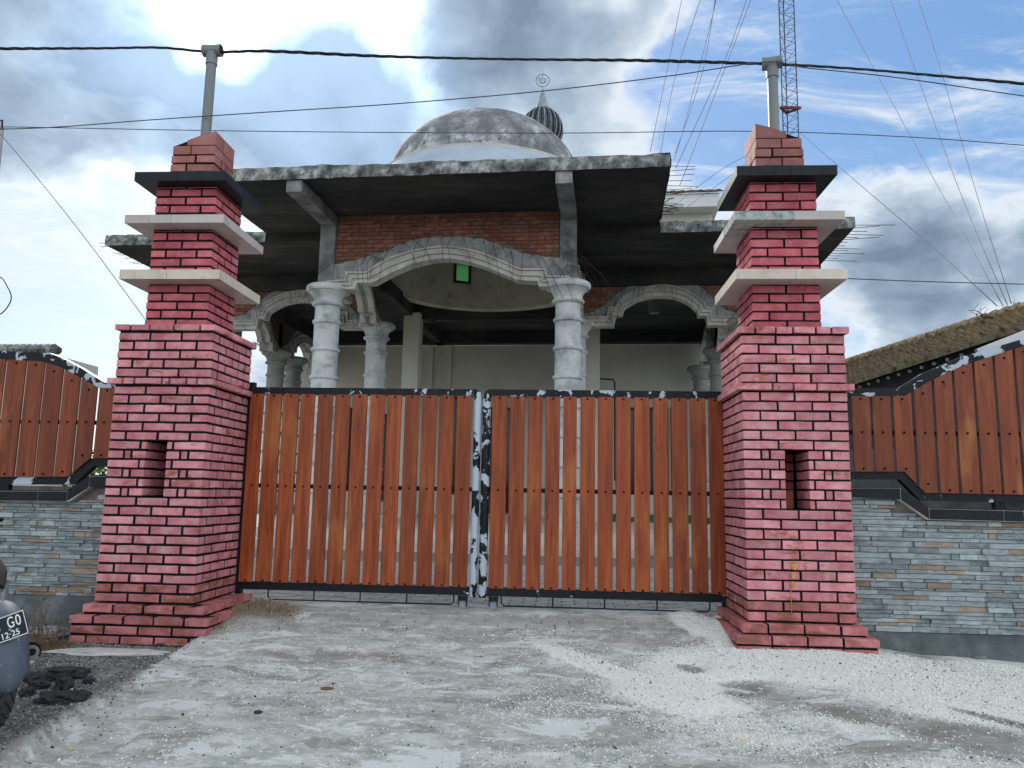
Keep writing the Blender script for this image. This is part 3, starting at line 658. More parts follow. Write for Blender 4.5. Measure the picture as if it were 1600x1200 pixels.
# ------------------------------------------------------------------ the gate
def plank_mesh(w, pts_top, zb, y0, d, m):
    b_ = MB(); 
    return b_
def gate_leaf(lab, xr, planks, stile, side, outer_post):
    root = thing('gate_leaf', lab, 'gate', (xr[0], 6.0, -.86), 0, 'two leaves of the wooden gate')
    O = Vector((xr[0], 6.0, -.86))
    def L_(b_, name, m, smooth=False, parent=None, kind=None):
        b_.v = [(v[0]-O.x, v[1]-O.y, v[2]-O.z) for v in b_.v]; return b_.build(name, m, parent or root, smooth, kind)
    zt0, zt1, zb0, zb1 = .765, .822, -.762, -.700
    b_ = MB(); b_.box(xr[0], xr[1], 5.975, 6.035, zt0, zt1); L_(b_, 'top_rail', PEEL_TOP)
    b_ = MB(); b_.box(xr[0], xr[1], 5.975, 6.035, zb0, zb1); L_(b_, 'bottom_rail', PEEL1)
    b_ = MB(); b_.box(xr[0], xr[1], 6.01, 6.035, .02, .055); L_(b_, 'middle_rail', IRON)
    s0, s1 = stile
    b_ = MB(); r = (s1-s0)/2; cx = (s0+s1)/2; n = 14; vs = []
    for z, k2 in ((-.775, .8), (-.75, 1), (.74, 1), (.79, .75), (.812, .35)):
        for k in range(n): a = 2*math.pi*k/n; vs.append((cx+r*k2*math.cos(a), 5.985+r*1.1*k2*math.sin(a), z))
    b_.add(vs, [(i*n+k, i*n+(k+1) % n, (i+1)*n+(k+1) % n, (i+1)*n+k) for i in range(4) for k in range(n)]+[tuple(range(n-1, -1, -1)), tuple(4*n+k for k in range(n))])
    L_(b_, 'centre_stile', PEEL3 if side < 0 else PEEL2, True)
    b_ = MB(); q = xr[0] if side < 0 else xr[1]; b_.box(q-.018, q+.018, 5.985, 6.03, -.80 if side > 0 else -.86, .765) if side > 0 else b_.box(q-.012, q+.028, 5.985, 6.03, -.86, .765)
    L_(b_, 'outer_stile', IRON)
    for i, (p0, p1) in enumerate(planks):
        w = p1-p0; b_ = MB(); dy = random.uniform(-.002, .002); t_ = random.uniform(-.0015, .0015)
        ztop = .768+random.uniform(-.003, .001); zbo = -.702+random.uniform(-.001, .004)
        c = .003
        poly = [(-w/2, 5.962+c), (-w/2+c, 5.962), (w/2-c, 5.962), (w/2, 5.962+c), (w/2, 5.982), (-w/2, 5.982)]
        vs = []
        for z in (zbo, .3, ztop):
            for (x_, y_) in poly: vs.append((x_+t_*(z > 0), y_+dy-6.0, z-O.z))
        n = 6; b_.add(vs, [(i2*n+k, i2*n+(k+1) % n, (i2+1)*n+(k+1) % n, (i2+1)*n+k) for i2 in range(2) for k in range(n)]+[tuple(range(n-1, -1, -1)), tuple(2*n+k for k in range(n))])
        o = b_.build('plank', WOOD, root); o.location = ((p0+p1)/2-O.x, 0, 0)
    bo = MB()
    for p0, p1 in planks:
        for z in (.752, .037, -.690):
            x_ = (p0+p1)/2+random.uniform(-.004, .004)
            n = 8; vs = [(x_+.0085*math.cos(2*math.pi*k/n), 5.9605, z+.0085*math.sin(2*math.pi*k/n)) for k in range(n)]+[(x_+.006*math.cos(2*math.pi*k/n), 5.953, z+.006*math.sin(2*math.pi*k/n)) for k in range(n)]
            bo.add(vs, [(k, (k+1) % n, n+(k+1) % n, n+k) for k in range(n)]+[tuple(n+k for k in range(n))])
    L_(bo, 'bolt_heads', MORTAR, kind='stuff')
    # guide rod with hangers and the wheel under the rail
    xa, xb = (xr[0]+.25, s0-.12) if side < 0 else (s1+.11, xr[1]-.11)
    b_ = MB(); zr = -.835
    b_.tube([(xa, 6.0, zb0), (xa, 6.0, zr+.02), (xa+.02, 6.0, zr), (xb-.02, 6.0, zr), (xb, 6.0, zr+.02), (xb, 6.0, zb0)], .006, 6)
    for t_ in (.25, .5, .75): b_.tube([(xa+(xb-xa)*t_, 6.0, zb0), (xa+(xb-xa)*t_, 6.0, zr)], .006, 6)
    L_(b_, 'guide_rod', IRON)
    wx = s0-.05 if side < 0 else s1+.05
    for (x_) in (wx,):
        b_ = MB(); b_.box(x_-.034, x_-.028, 5.97, 6.03, -.84, zb0-.001); b_.box(x_+.028, x_+.034, 5.97, 6.03, -.84, zb0-.001); b_.box(x_-.028, x_+.028, 5.968, 5.974, -.80, zb0-.001)
        br_ = L_(b_, 'wheel_bracket', IRON)
        b_ = MB(); vs = []; n = 18
        for (y_, r_) in ((-.014, .028), (-.012, .036), (.012, .036), (.014, .028)):
            for k in range(n): a = 2*math.pi*k/n; vs.append((x_+r_*math.cos(a), 6.0+y_, -.822+r_*math.sin(a)))
        b_.add(vs, [(i*n+k, i*n+(k+1) % n, (i+1)*n+(k+1) % n, (i+1)*n+k) for i in range(3) for k in range(n)]+[tuple(range(n-1, -1, -1)), tuple(3*n+k for k in range(n))]); L_(b_, 'roller_wheel', STEEL, True)
    if side < 0:
        b_ = MB(); b_.box(xr[0]-.035, xr[0]+.012, 6.04, 6.09, -.86, .87); L_(b_, 'end_post', IRON)
    return root
PEEL_TOP = peeled('top_rail_paint', .57, .58, 9)
def PX(a, x): return at(x, 618, 5.96)[0]
pl = [(100,165),(178,252),(262,335),(348,418),(432,505),(518,590),(603,675),(690,762),(776,846),(862,932),(947,1020),(1033,1105),(1118,1190)]
P1 = [(PX(0, 360+a/3.157), PX(0, 360+b_/3.157)) for a, b_ in pl]
pr = [(93,167),(182,255),(270,340),(358,428),(443,510),(528,600),(614,686),(703,775),(792,866),(885,957),(975,1052),(1067,1143),(1157,1228)]
P2 = [(PX(0, 740+a/3.157), PX(0, 740+b_/3.157)) for a, b_ in pr]
sx0, sxm, sx1 = at(741, 615, 5.97)[0], at(753.5, 615, 5.97)[0], at(767.5, 615, 5.97)[0]
gate_leaf('left leaf of the varnished wooden gate, thirteen planks, peeled paint on its centre post', (-2.53, sx0+.02), P1, (sx0, sxm-.004), -1, None)
gate_leaf('right leaf of the varnished wooden gate, thirteen planks, next to the gravel heaped pillar', (sx1-.02, 1.21), P2, (sxm+.004, sx1), 1, None)

# ------------------------------------------------------------------ side fences and boundary walls
YF = 5.62
def fence(lab, top, bot, rt, rb, xs, group, postx, boltz):
    """top/bot = upper edge and lower edge of the top rail; rt/rb = of the bottom rail (pixels)"""
    root = thing('fence_panel', lab, 'fence', (0, 0, 0), 0, group)
    T, B_, RT, RB = [xz(p, YF) for p in (top, bot, rt, rb)]
    b_ = MB(); b_.band(T, B_, YF-.02, YF+.04); b_.build('top_rail', PEEL2, root)
    b_ = MB(); b_.band(RT, RB, YF-.02, YF+.04); b_.build('bottom_rail', PEEL_BOT, root)
    bo = MB()
    for (x0, x1) in xs:
        zt0, zt1 = interp(B_, x0), interp(B_, x1); za, zb_ = interp(RT, x0), interp(RT, x1)
        mid = [x for x, _ in B_ if x0+.01 < x < x1-.01]; midb = [x for x, _ in RT if x0+.01 < x < x1-.01]
        cx_ = (x0+x1)/2; b_ = MB(); poly = [(x0-cx_, za)]+[(x-cx_, interp(RT, x)) for x in sorted(midb)]+[(x1-cx_, zb_), (x1-cx_, zt1)]+[(x-cx_, interp(B_, x)) for x in sorted(mid, reverse=True)]+[(x0-cx_, zt0)]
        d_ = random.uniform(-.002, .002); b_.prism(poly, YF-.036+d_, YF-.0215+d_)
        o = b_.build('plank', WOOD2, root); o.location = (cx_, 0, 0)
        for z in (min(zt0, zt1)-.02, boltz, max(za, zb_)+.02):
            n = 8; vs = [(cx_+.009*math.cos(2*math.pi*k/n), YF-.038, z+.009*math.sin(2*math.pi*k/n)) for k in range(n)]+[(cx_+.006*math.cos(2*math.pi*k/n), YF-.046, z+.006*math.sin(2*math.pi*k/n)) for k in range(n)]
            bo.add(vs, [(k, (k+1) % n, n+(k+1) % n, n+k) for k in range(n)]+[tuple(n+k for k in range(n))])
    bo.build('bolt_heads', MORTAR, root, kind='stuff')
    b_ = MB(); xa = min(x for x, _ in RB); xb = max(x for x, _ in RB); b_.box(xa, xb, YF, YF+.02, boltz-.016, boltz+.016); b_.build('middle_rail', IRON, root)
    for x_ in postx:
        b_ = MB(); b_.box(x_-.035, x_+.035, YF-.012, YF+.035, interp(COP, x_)-.02, interp(RB, x_)+.006); b_.build('post', IRON, root)
    return root
PEEL_BOT = peeled('bottom_rail_paint', .58, .59, 4)
def wall(lab, cop_t, cop_b, joints, plinth_top, xrange, seedk, plz):
    root = thing('boundary_wall', lab, 'wall', (0, 0, 0), 0, 'stone clad boundary walls')
    CT, CB = xz(cop_t, YF-.10), xz(cop_b, YF-.10)
    xa, xb = xrange
    # coping: black tiles with pale joints, on a grout bed
    b_ = MB(); b_.band([(x, z+.004) for x, z in CT], [(x, z-.004) for x, z in CB], YF-.094, YF+.13); b_.build('coping_bed', GROUT, root)
    cuts = sorted(set([x for x, _ in CT]+[at(j, 790, YF-.10)[0] for j in joints]))
    for a, c in zip(cuts[:-1], cuts[1:]):
        if c-a < .02: continue
        a_, c_ = a+.003, c-.003
        b_ = MB(); b_.band([(a_, interp(CT, a_)), (c_, interp(CT, c_))], [(a_, interp(CB, a_)), (c_, interp(CB, c_))], YF-.10, YF-.092); b_.build('coping_tile', SLABB, root)
        b_ = MB(); b_.band([(a_, interp(CT, a_)+.010), (c_, interp(CT, c_)+.010)], [(a_, interp(CT, a_)+.003), (c_, interp(CT, c_)+.003)], YF-.097, YF+.13); b_.build('coping_tile', SLABB, root)
    # body, plinth
    yw = YF-.03
    b_ = MB(); b_.band([(x, z+.002) for x, z in CB], [(x, -1.5) for x, _ in CB], yw, YF+.12); b_.build('wall_body', JOINT, root)
    b_ = MB(); b_.box(xa, xb, yw-.055, yw-.001, -1.5, plz); b_.build('plinth', PLINTH, root)
    # ledger stones
    stones = []; z = plz+.002; rr = random.Random(seedk)
    while z < max(t for _, t in CB):
        h = rr.choice((.016, .022, .026, .032, .038)); x = xa+rr.uniform(-.2, 0)
        while x < xb:
            l_ = rr.choice((.05, .09, .12, .16, .2, .24)); x0, x1 = max(x, xa), min(x+l_, xb); x += l_+.0015
            if x1-x0 < .02: continue
            lim = min(interp(CB, x0), interp(CB, x1))-.002
            if z >= lim-.006: continue
            stones.append((x0, x1, z, min(z+h, lim)))
        z += h+.0012
    rest = MB(); vis = []
    for s in stones:
        u, v = px_of(np.array([[(s[0]+s[1])/2, yw, (s[2]+s[3])/2]])); u = u[0]
        area = (s[1]-s[0])*(s[3]-s[2]); vis.append((int(0 < u < 1600), area, s))
    vis.sort(key=lambda q: (-q[0], -q[1]))
    for i, (iv, ar, s) in enumerate(vis):
        d = rr.uniform(.005, .030); x0, x1, z0, z1 = s; lx, lz = x1-x0, z1-z0
        vs = [(-lx/2, 0, -lz/2), (lx/2, 0, -lz/2), (lx/2, 0, lz/2), (-lx/2, 0, lz/2)]
        q = [rr.uniform(-.003, .003) for _ in range(6)]
        vs += [(-lx/2+.001, -d+q[0], -lz/2+.001), (0, -d+q[1], -lz/2+.001), (lx/2-.001, -d+q[2], -lz/2+.001), (lx/2-.001, -d+q[3], lz/2-.002), (0, -d+q[4]-.002, lz/2-.002), (-lx/2+.001, -d+q[5], lz/2-.002)]
        fs = [(4, 5, 8, 9), (5, 6, 7, 8), (0, 1, 6, 5, 4), (1, 2, 7, 6), (2, 3, 9, 8, 7), (3, 0, 4, 9), (3, 2, 1, 0)]
        c_ = ((x0+x1)/2, yw-.001, (z0+z1)/2)
        if i < 296:
            b_ = MB(); b_.add(vs, fs); rv = rr.random(); m = STONE_B if rv < .14 else (STONE_C if rv < .42 else STONE_A)
            link('stone', b_.mesh('stone', m), root, c_)
        else: rest.add([(v[0]+c_[0], v[1]+c_[1], v[2]+c_[2]) for v in vs], fs)
    if rest.v: rest.build('small_stones', STONE_A, root, kind='stuff', fix=False)
    return root
def wx(px, py=800, Y=YF): return at(px, py, Y)[0]
# left side
cT = [(-230, 767), (105, 768), (140, 744.5), (182, 744.5)]; cB = [(-230, 780), (107, 783), (143, 758), (182, 758)]
wall('stone clad boundary wall with black coping on the left, behind the motorcycle', cT, cB, (-60, 57), 0, (wx(-230), -3.245), 3, at(60, 931, YF-.085)[2])
COP = xz(cT, YF)
def planks_px(first, pitch, w, n): return [(first+pitch*i, first+pitch*i+w) for i in range(n)]
LX = [(wx(a, 620), wx(b_, 620)) for a, b_ in planks_px(-250, 29.8, 25.8, 14)]; LX[-1] = (LX[-1][0], LX[-1][1])
LX = [(wx(a, 610), wx(b_, 610)) for a, b_ in [(-257,-231),(-227,-201),(-197,-171),(-167,-141),(-137,-111),(-107,-81),(-77,-51),(-47,-21),(-17,9),(12,41),(43.5,70),(73,100),(103,128),(131,156),(160,184)]]
fence('wooden plank fence panel with arched top on the left of the pillars', [(-260, 600), (-60, 555), (0, 549), (80, 552), (100, 560), (130, 576), (165, 598), (190, 598)],
      [(-260, 614), (-60, 569), (0, 562), (70, 566), (97, 574), (125, 589), (158, 607), (190, 607)],
      [(-260, 745), (107, 745), (112, 744), (145, 716), (190, 716)], [(-260, 757), (110, 757), (118, 757), (148, 729), (190, 729)],
      LX, 'wooden fence panels beside the pillars', (wx(8, 760), wx(-200, 760)), at(50, 659, YF)[2])
# right side
cT = [(1325, 763), (1407, 763), (1452, 795), (1600, 799), (2350, 822)]; cB = [(1325, 777), (1404, 778), (1450, 811), (1600, 815), (2350, 838)]
wall('stone clad boundary wall with black coping on the right, behind the gravel', cT, cB, (1568, 1690, 1810, 1930, 2050, 2170, 2280), 0, (1.92, wx(2350)), 5, at(1500, 992, YF-.085)[2])
COP = xz(cT, YF)
RX = [(wx(a, 625), wx(b_, 625)) for a, b_ in planks_px(1327.5, 32.5, 28.0, 31)]
fence('wooden plank fence panel with rising top on the right of the pillars', [(1322, 607), (1403, 607), (1440, 584), (1500, 558), (1560, 541), (1600, 529), (1750, 505), (2350, 520)],
      [(1322, 620), (1410, 620), (1448, 597), (1500, 573), (1560, 553), (1600, 541), (1750, 518), (2350, 533)],
      [(1322, 737), (1410, 737), (1442, 770), (1600, 773), (2350, 796)], [(1322, 749), (1404, 749), (1436, 782), (1600, 786), (2350, 809)],
      RX, 'wooden fence panels beside the pillars', (wx(1561, 780),), at(1450, 677, YF)[2])

# ------------------------------------------------------------------ the unfinished mosque (own frame, turned by BA)
MQ = thing('mosque', 'unfinished mosque with bare brick arches, grey columns and weathered dome behind the gate', 'mosque', (0, 0, 0), BA)
ZC, ZW = 4.97, 4.80
XL, XR = -5.03, -.68; WLX, WRX = -8.71, 2.80; FL = -.60
def mq(b_, name, m, smooth=False, kind=None, parent=None, label=None):
    o = b_.build(name, m, parent or MQ, smooth, kind)
    if label: o['label'] = label
    return o
b_ = MB(); b_.box(-10.2, 4.5, 12.2, 22.9, -.9, FL); mq(b_, 'plinth_floor', WALLW)
b_ = MB(); b_.box(-6.2, .6, 11.6, 12.19, -.9, FL-.15); mq(b_, 'step', WALLW)
# roof slabs
def rough_slab(x0, x1, y0, y1, z0, z1, name, m, label=None, edge=True):
    """slab with an uneven broken top edge"""
    n = 60; xs = np.linspace(x0, x1, n); b2 = MB()
    o = MB(); o.box(x0, x1, y0, y1, z0, z1); r = mq(o, name, m, label=label)
    if edge:
        e = MB(); vs = []; zs = [z1+.012+.03*(mnoise.noise(Vector((x*3, y0, 2)))+.5*mnoise.noise(Vector((x*11, y0, 5)))) for x in xs]
        ys = [y0-.02-.02*mnoise.noise(Vector((x*4, 1, y0))) for x in xs]; zb_ = [z0-.004+.012*mnoise.noise(Vector((x*6, 7, y0))) for x in xs]
        for x, zt_, yy, zz_ in zip(xs, zs, ys, zb_): vs += [(x, yy, zz_), (x, yy-.008, (zz_+zt_)/2), (x, yy+.012, zt_), (x, y0+.25, zt_-.01)]
        e.add(vs, [(i*4+k, i*4+k+1, (i+1)*4+k+1, (i+1)*4+k) for i in range(n-1) for k in range(3)]); mq(e, 'broken_edge', CONCE, True, parent=r)
        for xx, sg in ((x0, -1), (x1, 1)):
            e = MB(); vs = []; ys2 = np.linspace(y0-.02, y1, 24)
            for y in ys2:
                j_ = .02*mnoise.noise(Vector((xx, y*4, 3))); vs += [(xx+sg*(.015+j_), y, z0-.004), (xx+sg*(.02+j_), y, (z0+z1)/2), (xx+sg*(.0+j_), y, z1+.02+j_), (xx-sg*.2, y, z1+.012)]
            e.add(vs, [(i*4+k, i*4+k+1, (i+1)*4+k+1, (i+1)*4+k) for i in range(23) for k in range(3)]); mq(e, 'broken_edge', CONCE, True, parent=r)
    return r
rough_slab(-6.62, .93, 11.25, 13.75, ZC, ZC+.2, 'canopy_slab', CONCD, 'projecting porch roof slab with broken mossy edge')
DC = (-2.865, 16.9); DR = 2.15
bm = bmesh.new(); zt_ = ZW+.2
def slab_hole(z):
    vo = [bm.verts.new(p) for p in ((-10, 13.75, z), (4.33, 13.75, z), (4.33, 22.6, z), (-10, 22.6, z))]; n = 48
    vi = [bm.verts.new((DC[0]+(DR+.01)*math.cos(2*math.pi*k/n), DC[1]+(DR+.01)*math.sin(2*math.pi*k/n), z)) for k in range(n)]
    ed = [bm.edges.new((vo[i], vo[(i+1) % 4])) for i in range(4)]+[bm.edges.new((vi[i], vi[(i+1) % n])) for i in range(n)]
    bmesh.ops.triangle_fill(bm, use_beauty=True, edges=ed); return vo, vi
a1, c1 = slab_hole(ZW); a2, c2 = slab_hole(zt_)
for i in range(4): bm.faces.new((a1[i], a1[(i+1) % 4], a2[(i+1) % 4], a2[i]))
for i in range(48): bm.faces.new((c1[i], c1[(i+1) % 48], c2[(i+1) % 48], c2[i]))
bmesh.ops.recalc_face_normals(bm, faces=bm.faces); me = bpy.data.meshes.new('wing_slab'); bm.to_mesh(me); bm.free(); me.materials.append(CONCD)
ws = link('roof_slab', me, MQ); ws['label'] = 'lower roof slab over both wings'
e = MB()
for (x0, x1) in ((-10.02, -6.64), (.95, 4.35)):
    xs = np.linspace(x0, x1, 50); vs = []
    for x in xs:
        zt2 = zt_+.015+.03*(mnoise.noise(Vector((x*3, 9, 2)))+.5*mnoise.noise(Vector((x*11, 4, 5)))); vs += [(x, 13.72, ZW-.004+.01*mnoise.noise(Vector((x*6, 7, 4)))), (x, 13.71, zt_-.1), (x, 13.735, zt2), (x, 14.0, zt2-.01)]
    e = MB(); e.add(vs, [(i*4+k, i*4+k+1, (i+1)*4+k+1, (i+1)*4+k) for i in range(49) for k in range(3)])
    mq(e, 'broken_edge', CONCE, True, parent=ws)
# beams
def beam(x0, x1, y0, y1, z0, z1, m=CONC): b2 = MB(); b2.box(x0, x1, y0, y1, z0, z1); return mq(b2, 'beam', m)
beam(XL-.13, XL+.13, 11.27, 12.86, ZC-.20, ZC-.002); beam(XR-.13, XR+.13, 11.27, 12.86, ZC-.20, ZC-.002)
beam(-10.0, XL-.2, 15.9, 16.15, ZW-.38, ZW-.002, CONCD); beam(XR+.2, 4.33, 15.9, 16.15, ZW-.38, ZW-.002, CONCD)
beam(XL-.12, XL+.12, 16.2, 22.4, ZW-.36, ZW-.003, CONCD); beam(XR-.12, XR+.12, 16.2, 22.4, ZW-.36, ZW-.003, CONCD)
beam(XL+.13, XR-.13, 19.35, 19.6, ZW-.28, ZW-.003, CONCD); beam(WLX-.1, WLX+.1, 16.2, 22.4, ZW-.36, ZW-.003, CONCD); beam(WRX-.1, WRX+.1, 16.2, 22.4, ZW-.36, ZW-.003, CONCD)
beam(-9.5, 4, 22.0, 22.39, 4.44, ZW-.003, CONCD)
# posts over the columns
for x in (XL, XR):
    b2 = MB(); b2.box(x-.15, x+.13, 12.86, 13.14, 3.70, ZC-.002); mq(b2, 'post', CONC)
# columns
def column_mesh(m):
    h = 3.68-FL; prof = []
    z = lambda v: v
    base = [(.30, 0), (.30, .12), (.26, .14), (.27, .2), (.235, .26), (.225, .30)]
    prof += base; R = .222
    zz_ = .55
    ztop = h-.38
    zs = []
    q = ztop-.30
    while q > .5: zs.append(q); q -= .50
    for q in sorted(zs): prof += [(R, q-.035), (R+.028, q-.028), (R+.036, q), (R+.028, q+.028), (R, q+.035)]
    prof += [(R-.004, ztop-.01), (R+.045, ztop), (R+.065, ztop+.03), (R+.045, ztop+.06), (R+.022, ztop+.065), (R+.028, ztop+.12), (R+.055, ztop+.18), (R+.11, ztop+.23), (R+.112, ztop+.245), (R+.150, ztop+.25), (R+.170, ztop+.275), (R+.175, ztop+.31), (R+.165, ztop+.345), (R+.13, ztop+.37), (R+.05, ztop+.38)]
    b2 = MB(); b2.lathe(prof, n=36); return b2.mesh('column', m, True)
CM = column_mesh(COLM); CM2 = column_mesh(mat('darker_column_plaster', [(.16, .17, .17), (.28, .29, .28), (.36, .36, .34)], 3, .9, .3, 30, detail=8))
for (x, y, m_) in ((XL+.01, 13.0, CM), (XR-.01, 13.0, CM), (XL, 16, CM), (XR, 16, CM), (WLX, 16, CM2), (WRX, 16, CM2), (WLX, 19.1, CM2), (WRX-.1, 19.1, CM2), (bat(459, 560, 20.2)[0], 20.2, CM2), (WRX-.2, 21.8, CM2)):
    link('column', m_, MQ, (x, y, FL), (0, 0, random.uniform(0, 6)))
# arches: moulding lofted between an upper and a lower edge, rough render band above it
ST = [(0, .02), (0, -.05), (.14, -.055), (.17, -.02), (.40, -.02), (.44, -.07), (.60, -.085), (.64, -.05), (.84, -.05), (.88, -.10), (1.0, -.10), (1.0, .16)]
def moulding(U, Lo, place, name='arch_moulding', m=MOULD):
    b2 = MB(); vs = []
    for (u, l_) in zip(U, Lo):
        for (t, d) in ST: vs.append(place(u[0]+(l_[0]-u[0])*t, d, u[1]+(l_[1]-u[1])*t))
    k = len(ST); b2.add(vs, [(i*k+j, i*k+j+1, (i+1)*k+j+1, (i+1)*k+j) for i in range(len(U)-1) for j in range(k-1)])
    return mq(b2, name, m)
def sub(P, lo, hi, n):
    """refine the curved middle of a traced edge by a Catmull-Rom spline"""
    P = [np.array(p, float) for p in P]; out = []
    for i in range(len(P)-1):
        out.append(P[i])
        if lo <= i < hi:
            p0, p1, p2, p3 = P[max(i-1, lo)], P[i], P[i+1], P[min(i+2, hi)]
            for k in range(1, n):
                t = k/n; out.append(.5*((2*p1)+(-p0+p2)*t+(2*p0-5*p1+4*p2-p3)*t*t+(-p0+3*p1-3*p2+p3)*t**3))
    out.append(P[-1]); return [tuple(p) for p in out]
def conv(pts, sc, ox, oy, Y): return [(lambda q: (q[0], q[2]))(bat(ox+x/sc, oy+y/sc, Y)) for x, y in pts]
Uc = conv([(40, 432), (150, 425), (160, 375), (280, 375), (420, 290), (600, 235), (780, 213), (960, 240), (1100, 290), (1250, 355), (1410, 355), (1420, 400), (1560, 402)], 4, 500, 330, 12.80)
Lc = conv([(40, 484), (222, 490), (232, 450), (330, 450), (455, 385), (610, 325), (780, 298), (955, 325), (1090, 372), (1235, 435), (1362, 440), (1368, 473), (1560, 472)], 4, 500, 330, 12.80)
Uc = sub(Uc, 3, 9, 5); Lc = sub(Lc, 3, 9, 5)
moulding(Uc, Lc, lambda a, d, z: (a, 12.86+d, z))
BT = conv([(100, 330), (230, 300), (400, 250), (520, 200), (640, 167), (780, 158), (1000, 170), (1200, 240), (1320, 270), (1500, 290)], 4, 500, 330, 12.86)
BT = sub(BT, 0, 9, 4)
xsb = np.linspace(XL+.13, XR-.13, 60)
b2 = MB(); b2.band([(x, interp(BT, x)+.02*mnoise.noise(Vector((x*7, 0, 0)))) for x in xsb], [(x, interp(Lc, x)+.03) for x in xsb], 12.875, 13.10); mq(b2, 'arch_band', ROUGHC)
BR_N = 0
def brick_wall(x0, x1, lower, ztop, yf, n_obj, place=None, bz=.074, bl=.27, thick=.12, seed=1):
    """bare brickwork above an arch, each brick its own object up to n_obj"""
    rr = random.Random(seed); cells = []
    z = ztop; r = 0
    while z > min(q for _, q in lower)-.02:
        x = x0-(bl/2 if r % 2 else 0)
        while x < x1:
            a, c = max(x, x0)+.006, min(x+bl, x1)-.006; x += bl
            if c-a < .03: continue
            lo = max(interp(lower, a), interp(lower, c), interp(lower, (a+c)/2))-.03
            if z-bz+.01 < lo-.03: continue
            cells.append((a, c, max(z-bz+.008, lo-.04), z))
        z -= bz; r += 1
    cells.sort(key=lambda q: -(q[1]-q[0])*(q[3]-q[2])); rest = MB()
    for i, (a, c, zl, zu) in enumerate(cells):
        j_ = rr.uniform(0, .009)
        if i < n_obj:
            key = ('w', round(c-a, 2), round(zu-zl, 3), rr.randrange(3))
            me = _bc.get(key)
            if me is None:
                m2 = MB(); w_, h_ = round(c-a, 2)/2, round(zu-zl, 3)/2; k_ = .003
                m2.add([(-w_, 0, -h_), (w_, 0, -h_), (w_, 0, h_), (-w_, 0, h_), (-w_+k_, -.02, -h_+k_), (w_-k_, -.02+rr.uniform(-.003, .003), -h_+k_), (w_-k_, -.02, h_-k_+rr.uniform(-.003, .001)), (-w_+k_, -.02, h_-k_)], [(4, 5, 6, 7), (0, 1, 5, 4), (1, 2, 6, 5), (2, 3, 7, 6), (3, 0, 4, 7), (3, 2, 1, 0)])
                me = m2.mesh('brick', REDBR); _bc[key] = me
            o = link('brick', me, MQ, ((a+c)/2, yf+j_, (zl+zu)/2)) if place is None else link('brick', me, MQ, place((a+c)/2, yf+j_, (zl+zu)/2), (0, 0, math.pi/2))
        else: rest.box(a, c, yf-.018+j_, yf, zl, zu)
    if rest.v: mq(rest, 'upper_bricks', REDBR, kind='stuff')
brick_wall(XL+.145, XR-.165, BT, ZC-.03, 12.92, 150, seed=1)
b2 = MB(); b2.band([(x, ZC-.002) for x in xsb], [(x, interp(BT, x)-.03) for x in xsb], 12.925, 13.09); mq(b2, 'brick_panel', JOINT)
# wing arches
UwP = [(560, 660), (755, 655), (760, 595), (808, 592), (830, 545), (930, 490), (1060, 460), (1180, 465), (1290, 510), (1365, 570), (1378, 598), (1425, 600), (1430, 655), (1640, 655)]
LwP = [(560, 720), (800, 720), (803, 650), (850, 652), (865, 605), (955, 555), (1070, 532), (1180, 540), (1260, 575), (1320, 625), (1325, 655), (1378, 657), (1385, 715), (1640, 715)]
Uw = sub(conv(UwP, 4, 760, 330, 15.9), 4, 9, 6); Lw = sub(conv(LwP, 4, 760, 330, 15.9), 4, 9, 6)
BW = sub(conv([(540, 650), (640, 635), (740, 588), (850, 490), (980, 430), (1110, 408), (1240, 425), (1350, 480), (1440, 570), (1500, 620), (1640, 640)], 4, 760, 330, 15.95), 0, 10, 4)
dxl = (WLX+XL)/2-(WRX+XR)/2+.06
for dx, xa, xb, sd in ((0, XR+.15, WRX+.2, 2), (dxl, WLX-.2, XL-.15, 3)):
    moulding([(x+dx, z) for x, z in Uw], [(x+dx, z) for x, z in Lw], lambda a, d, z: (a, 15.95+d, z))
    Bd = [(x+dx, z) for x, z in BW]; xs = np.linspace(xa, xb, 50); Ld = [(x+dx, z) for x, z in Lw]
    b2 = MB(); b2.band([(x, interp(Bd, x)+.02*mnoise.noise(Vector((x*7, 0, 0)))) for x in xs], [(x, interp(Ld, x)+.03) for x in xs], 15.96, 16.12); mq(b2, 'arch_band', ROUGHC)
    brick_wall(xa, xb, Bd, ZW-.385, 16.0, 72, seed=sd)
    b2 = MB(); b2.band([(x, ZW-.382) for x in xs], [(x, interp(Bd, x)-.03) for x in xs], 16.003, 16.11); mq(b2, 'brick_panel', JOINT)
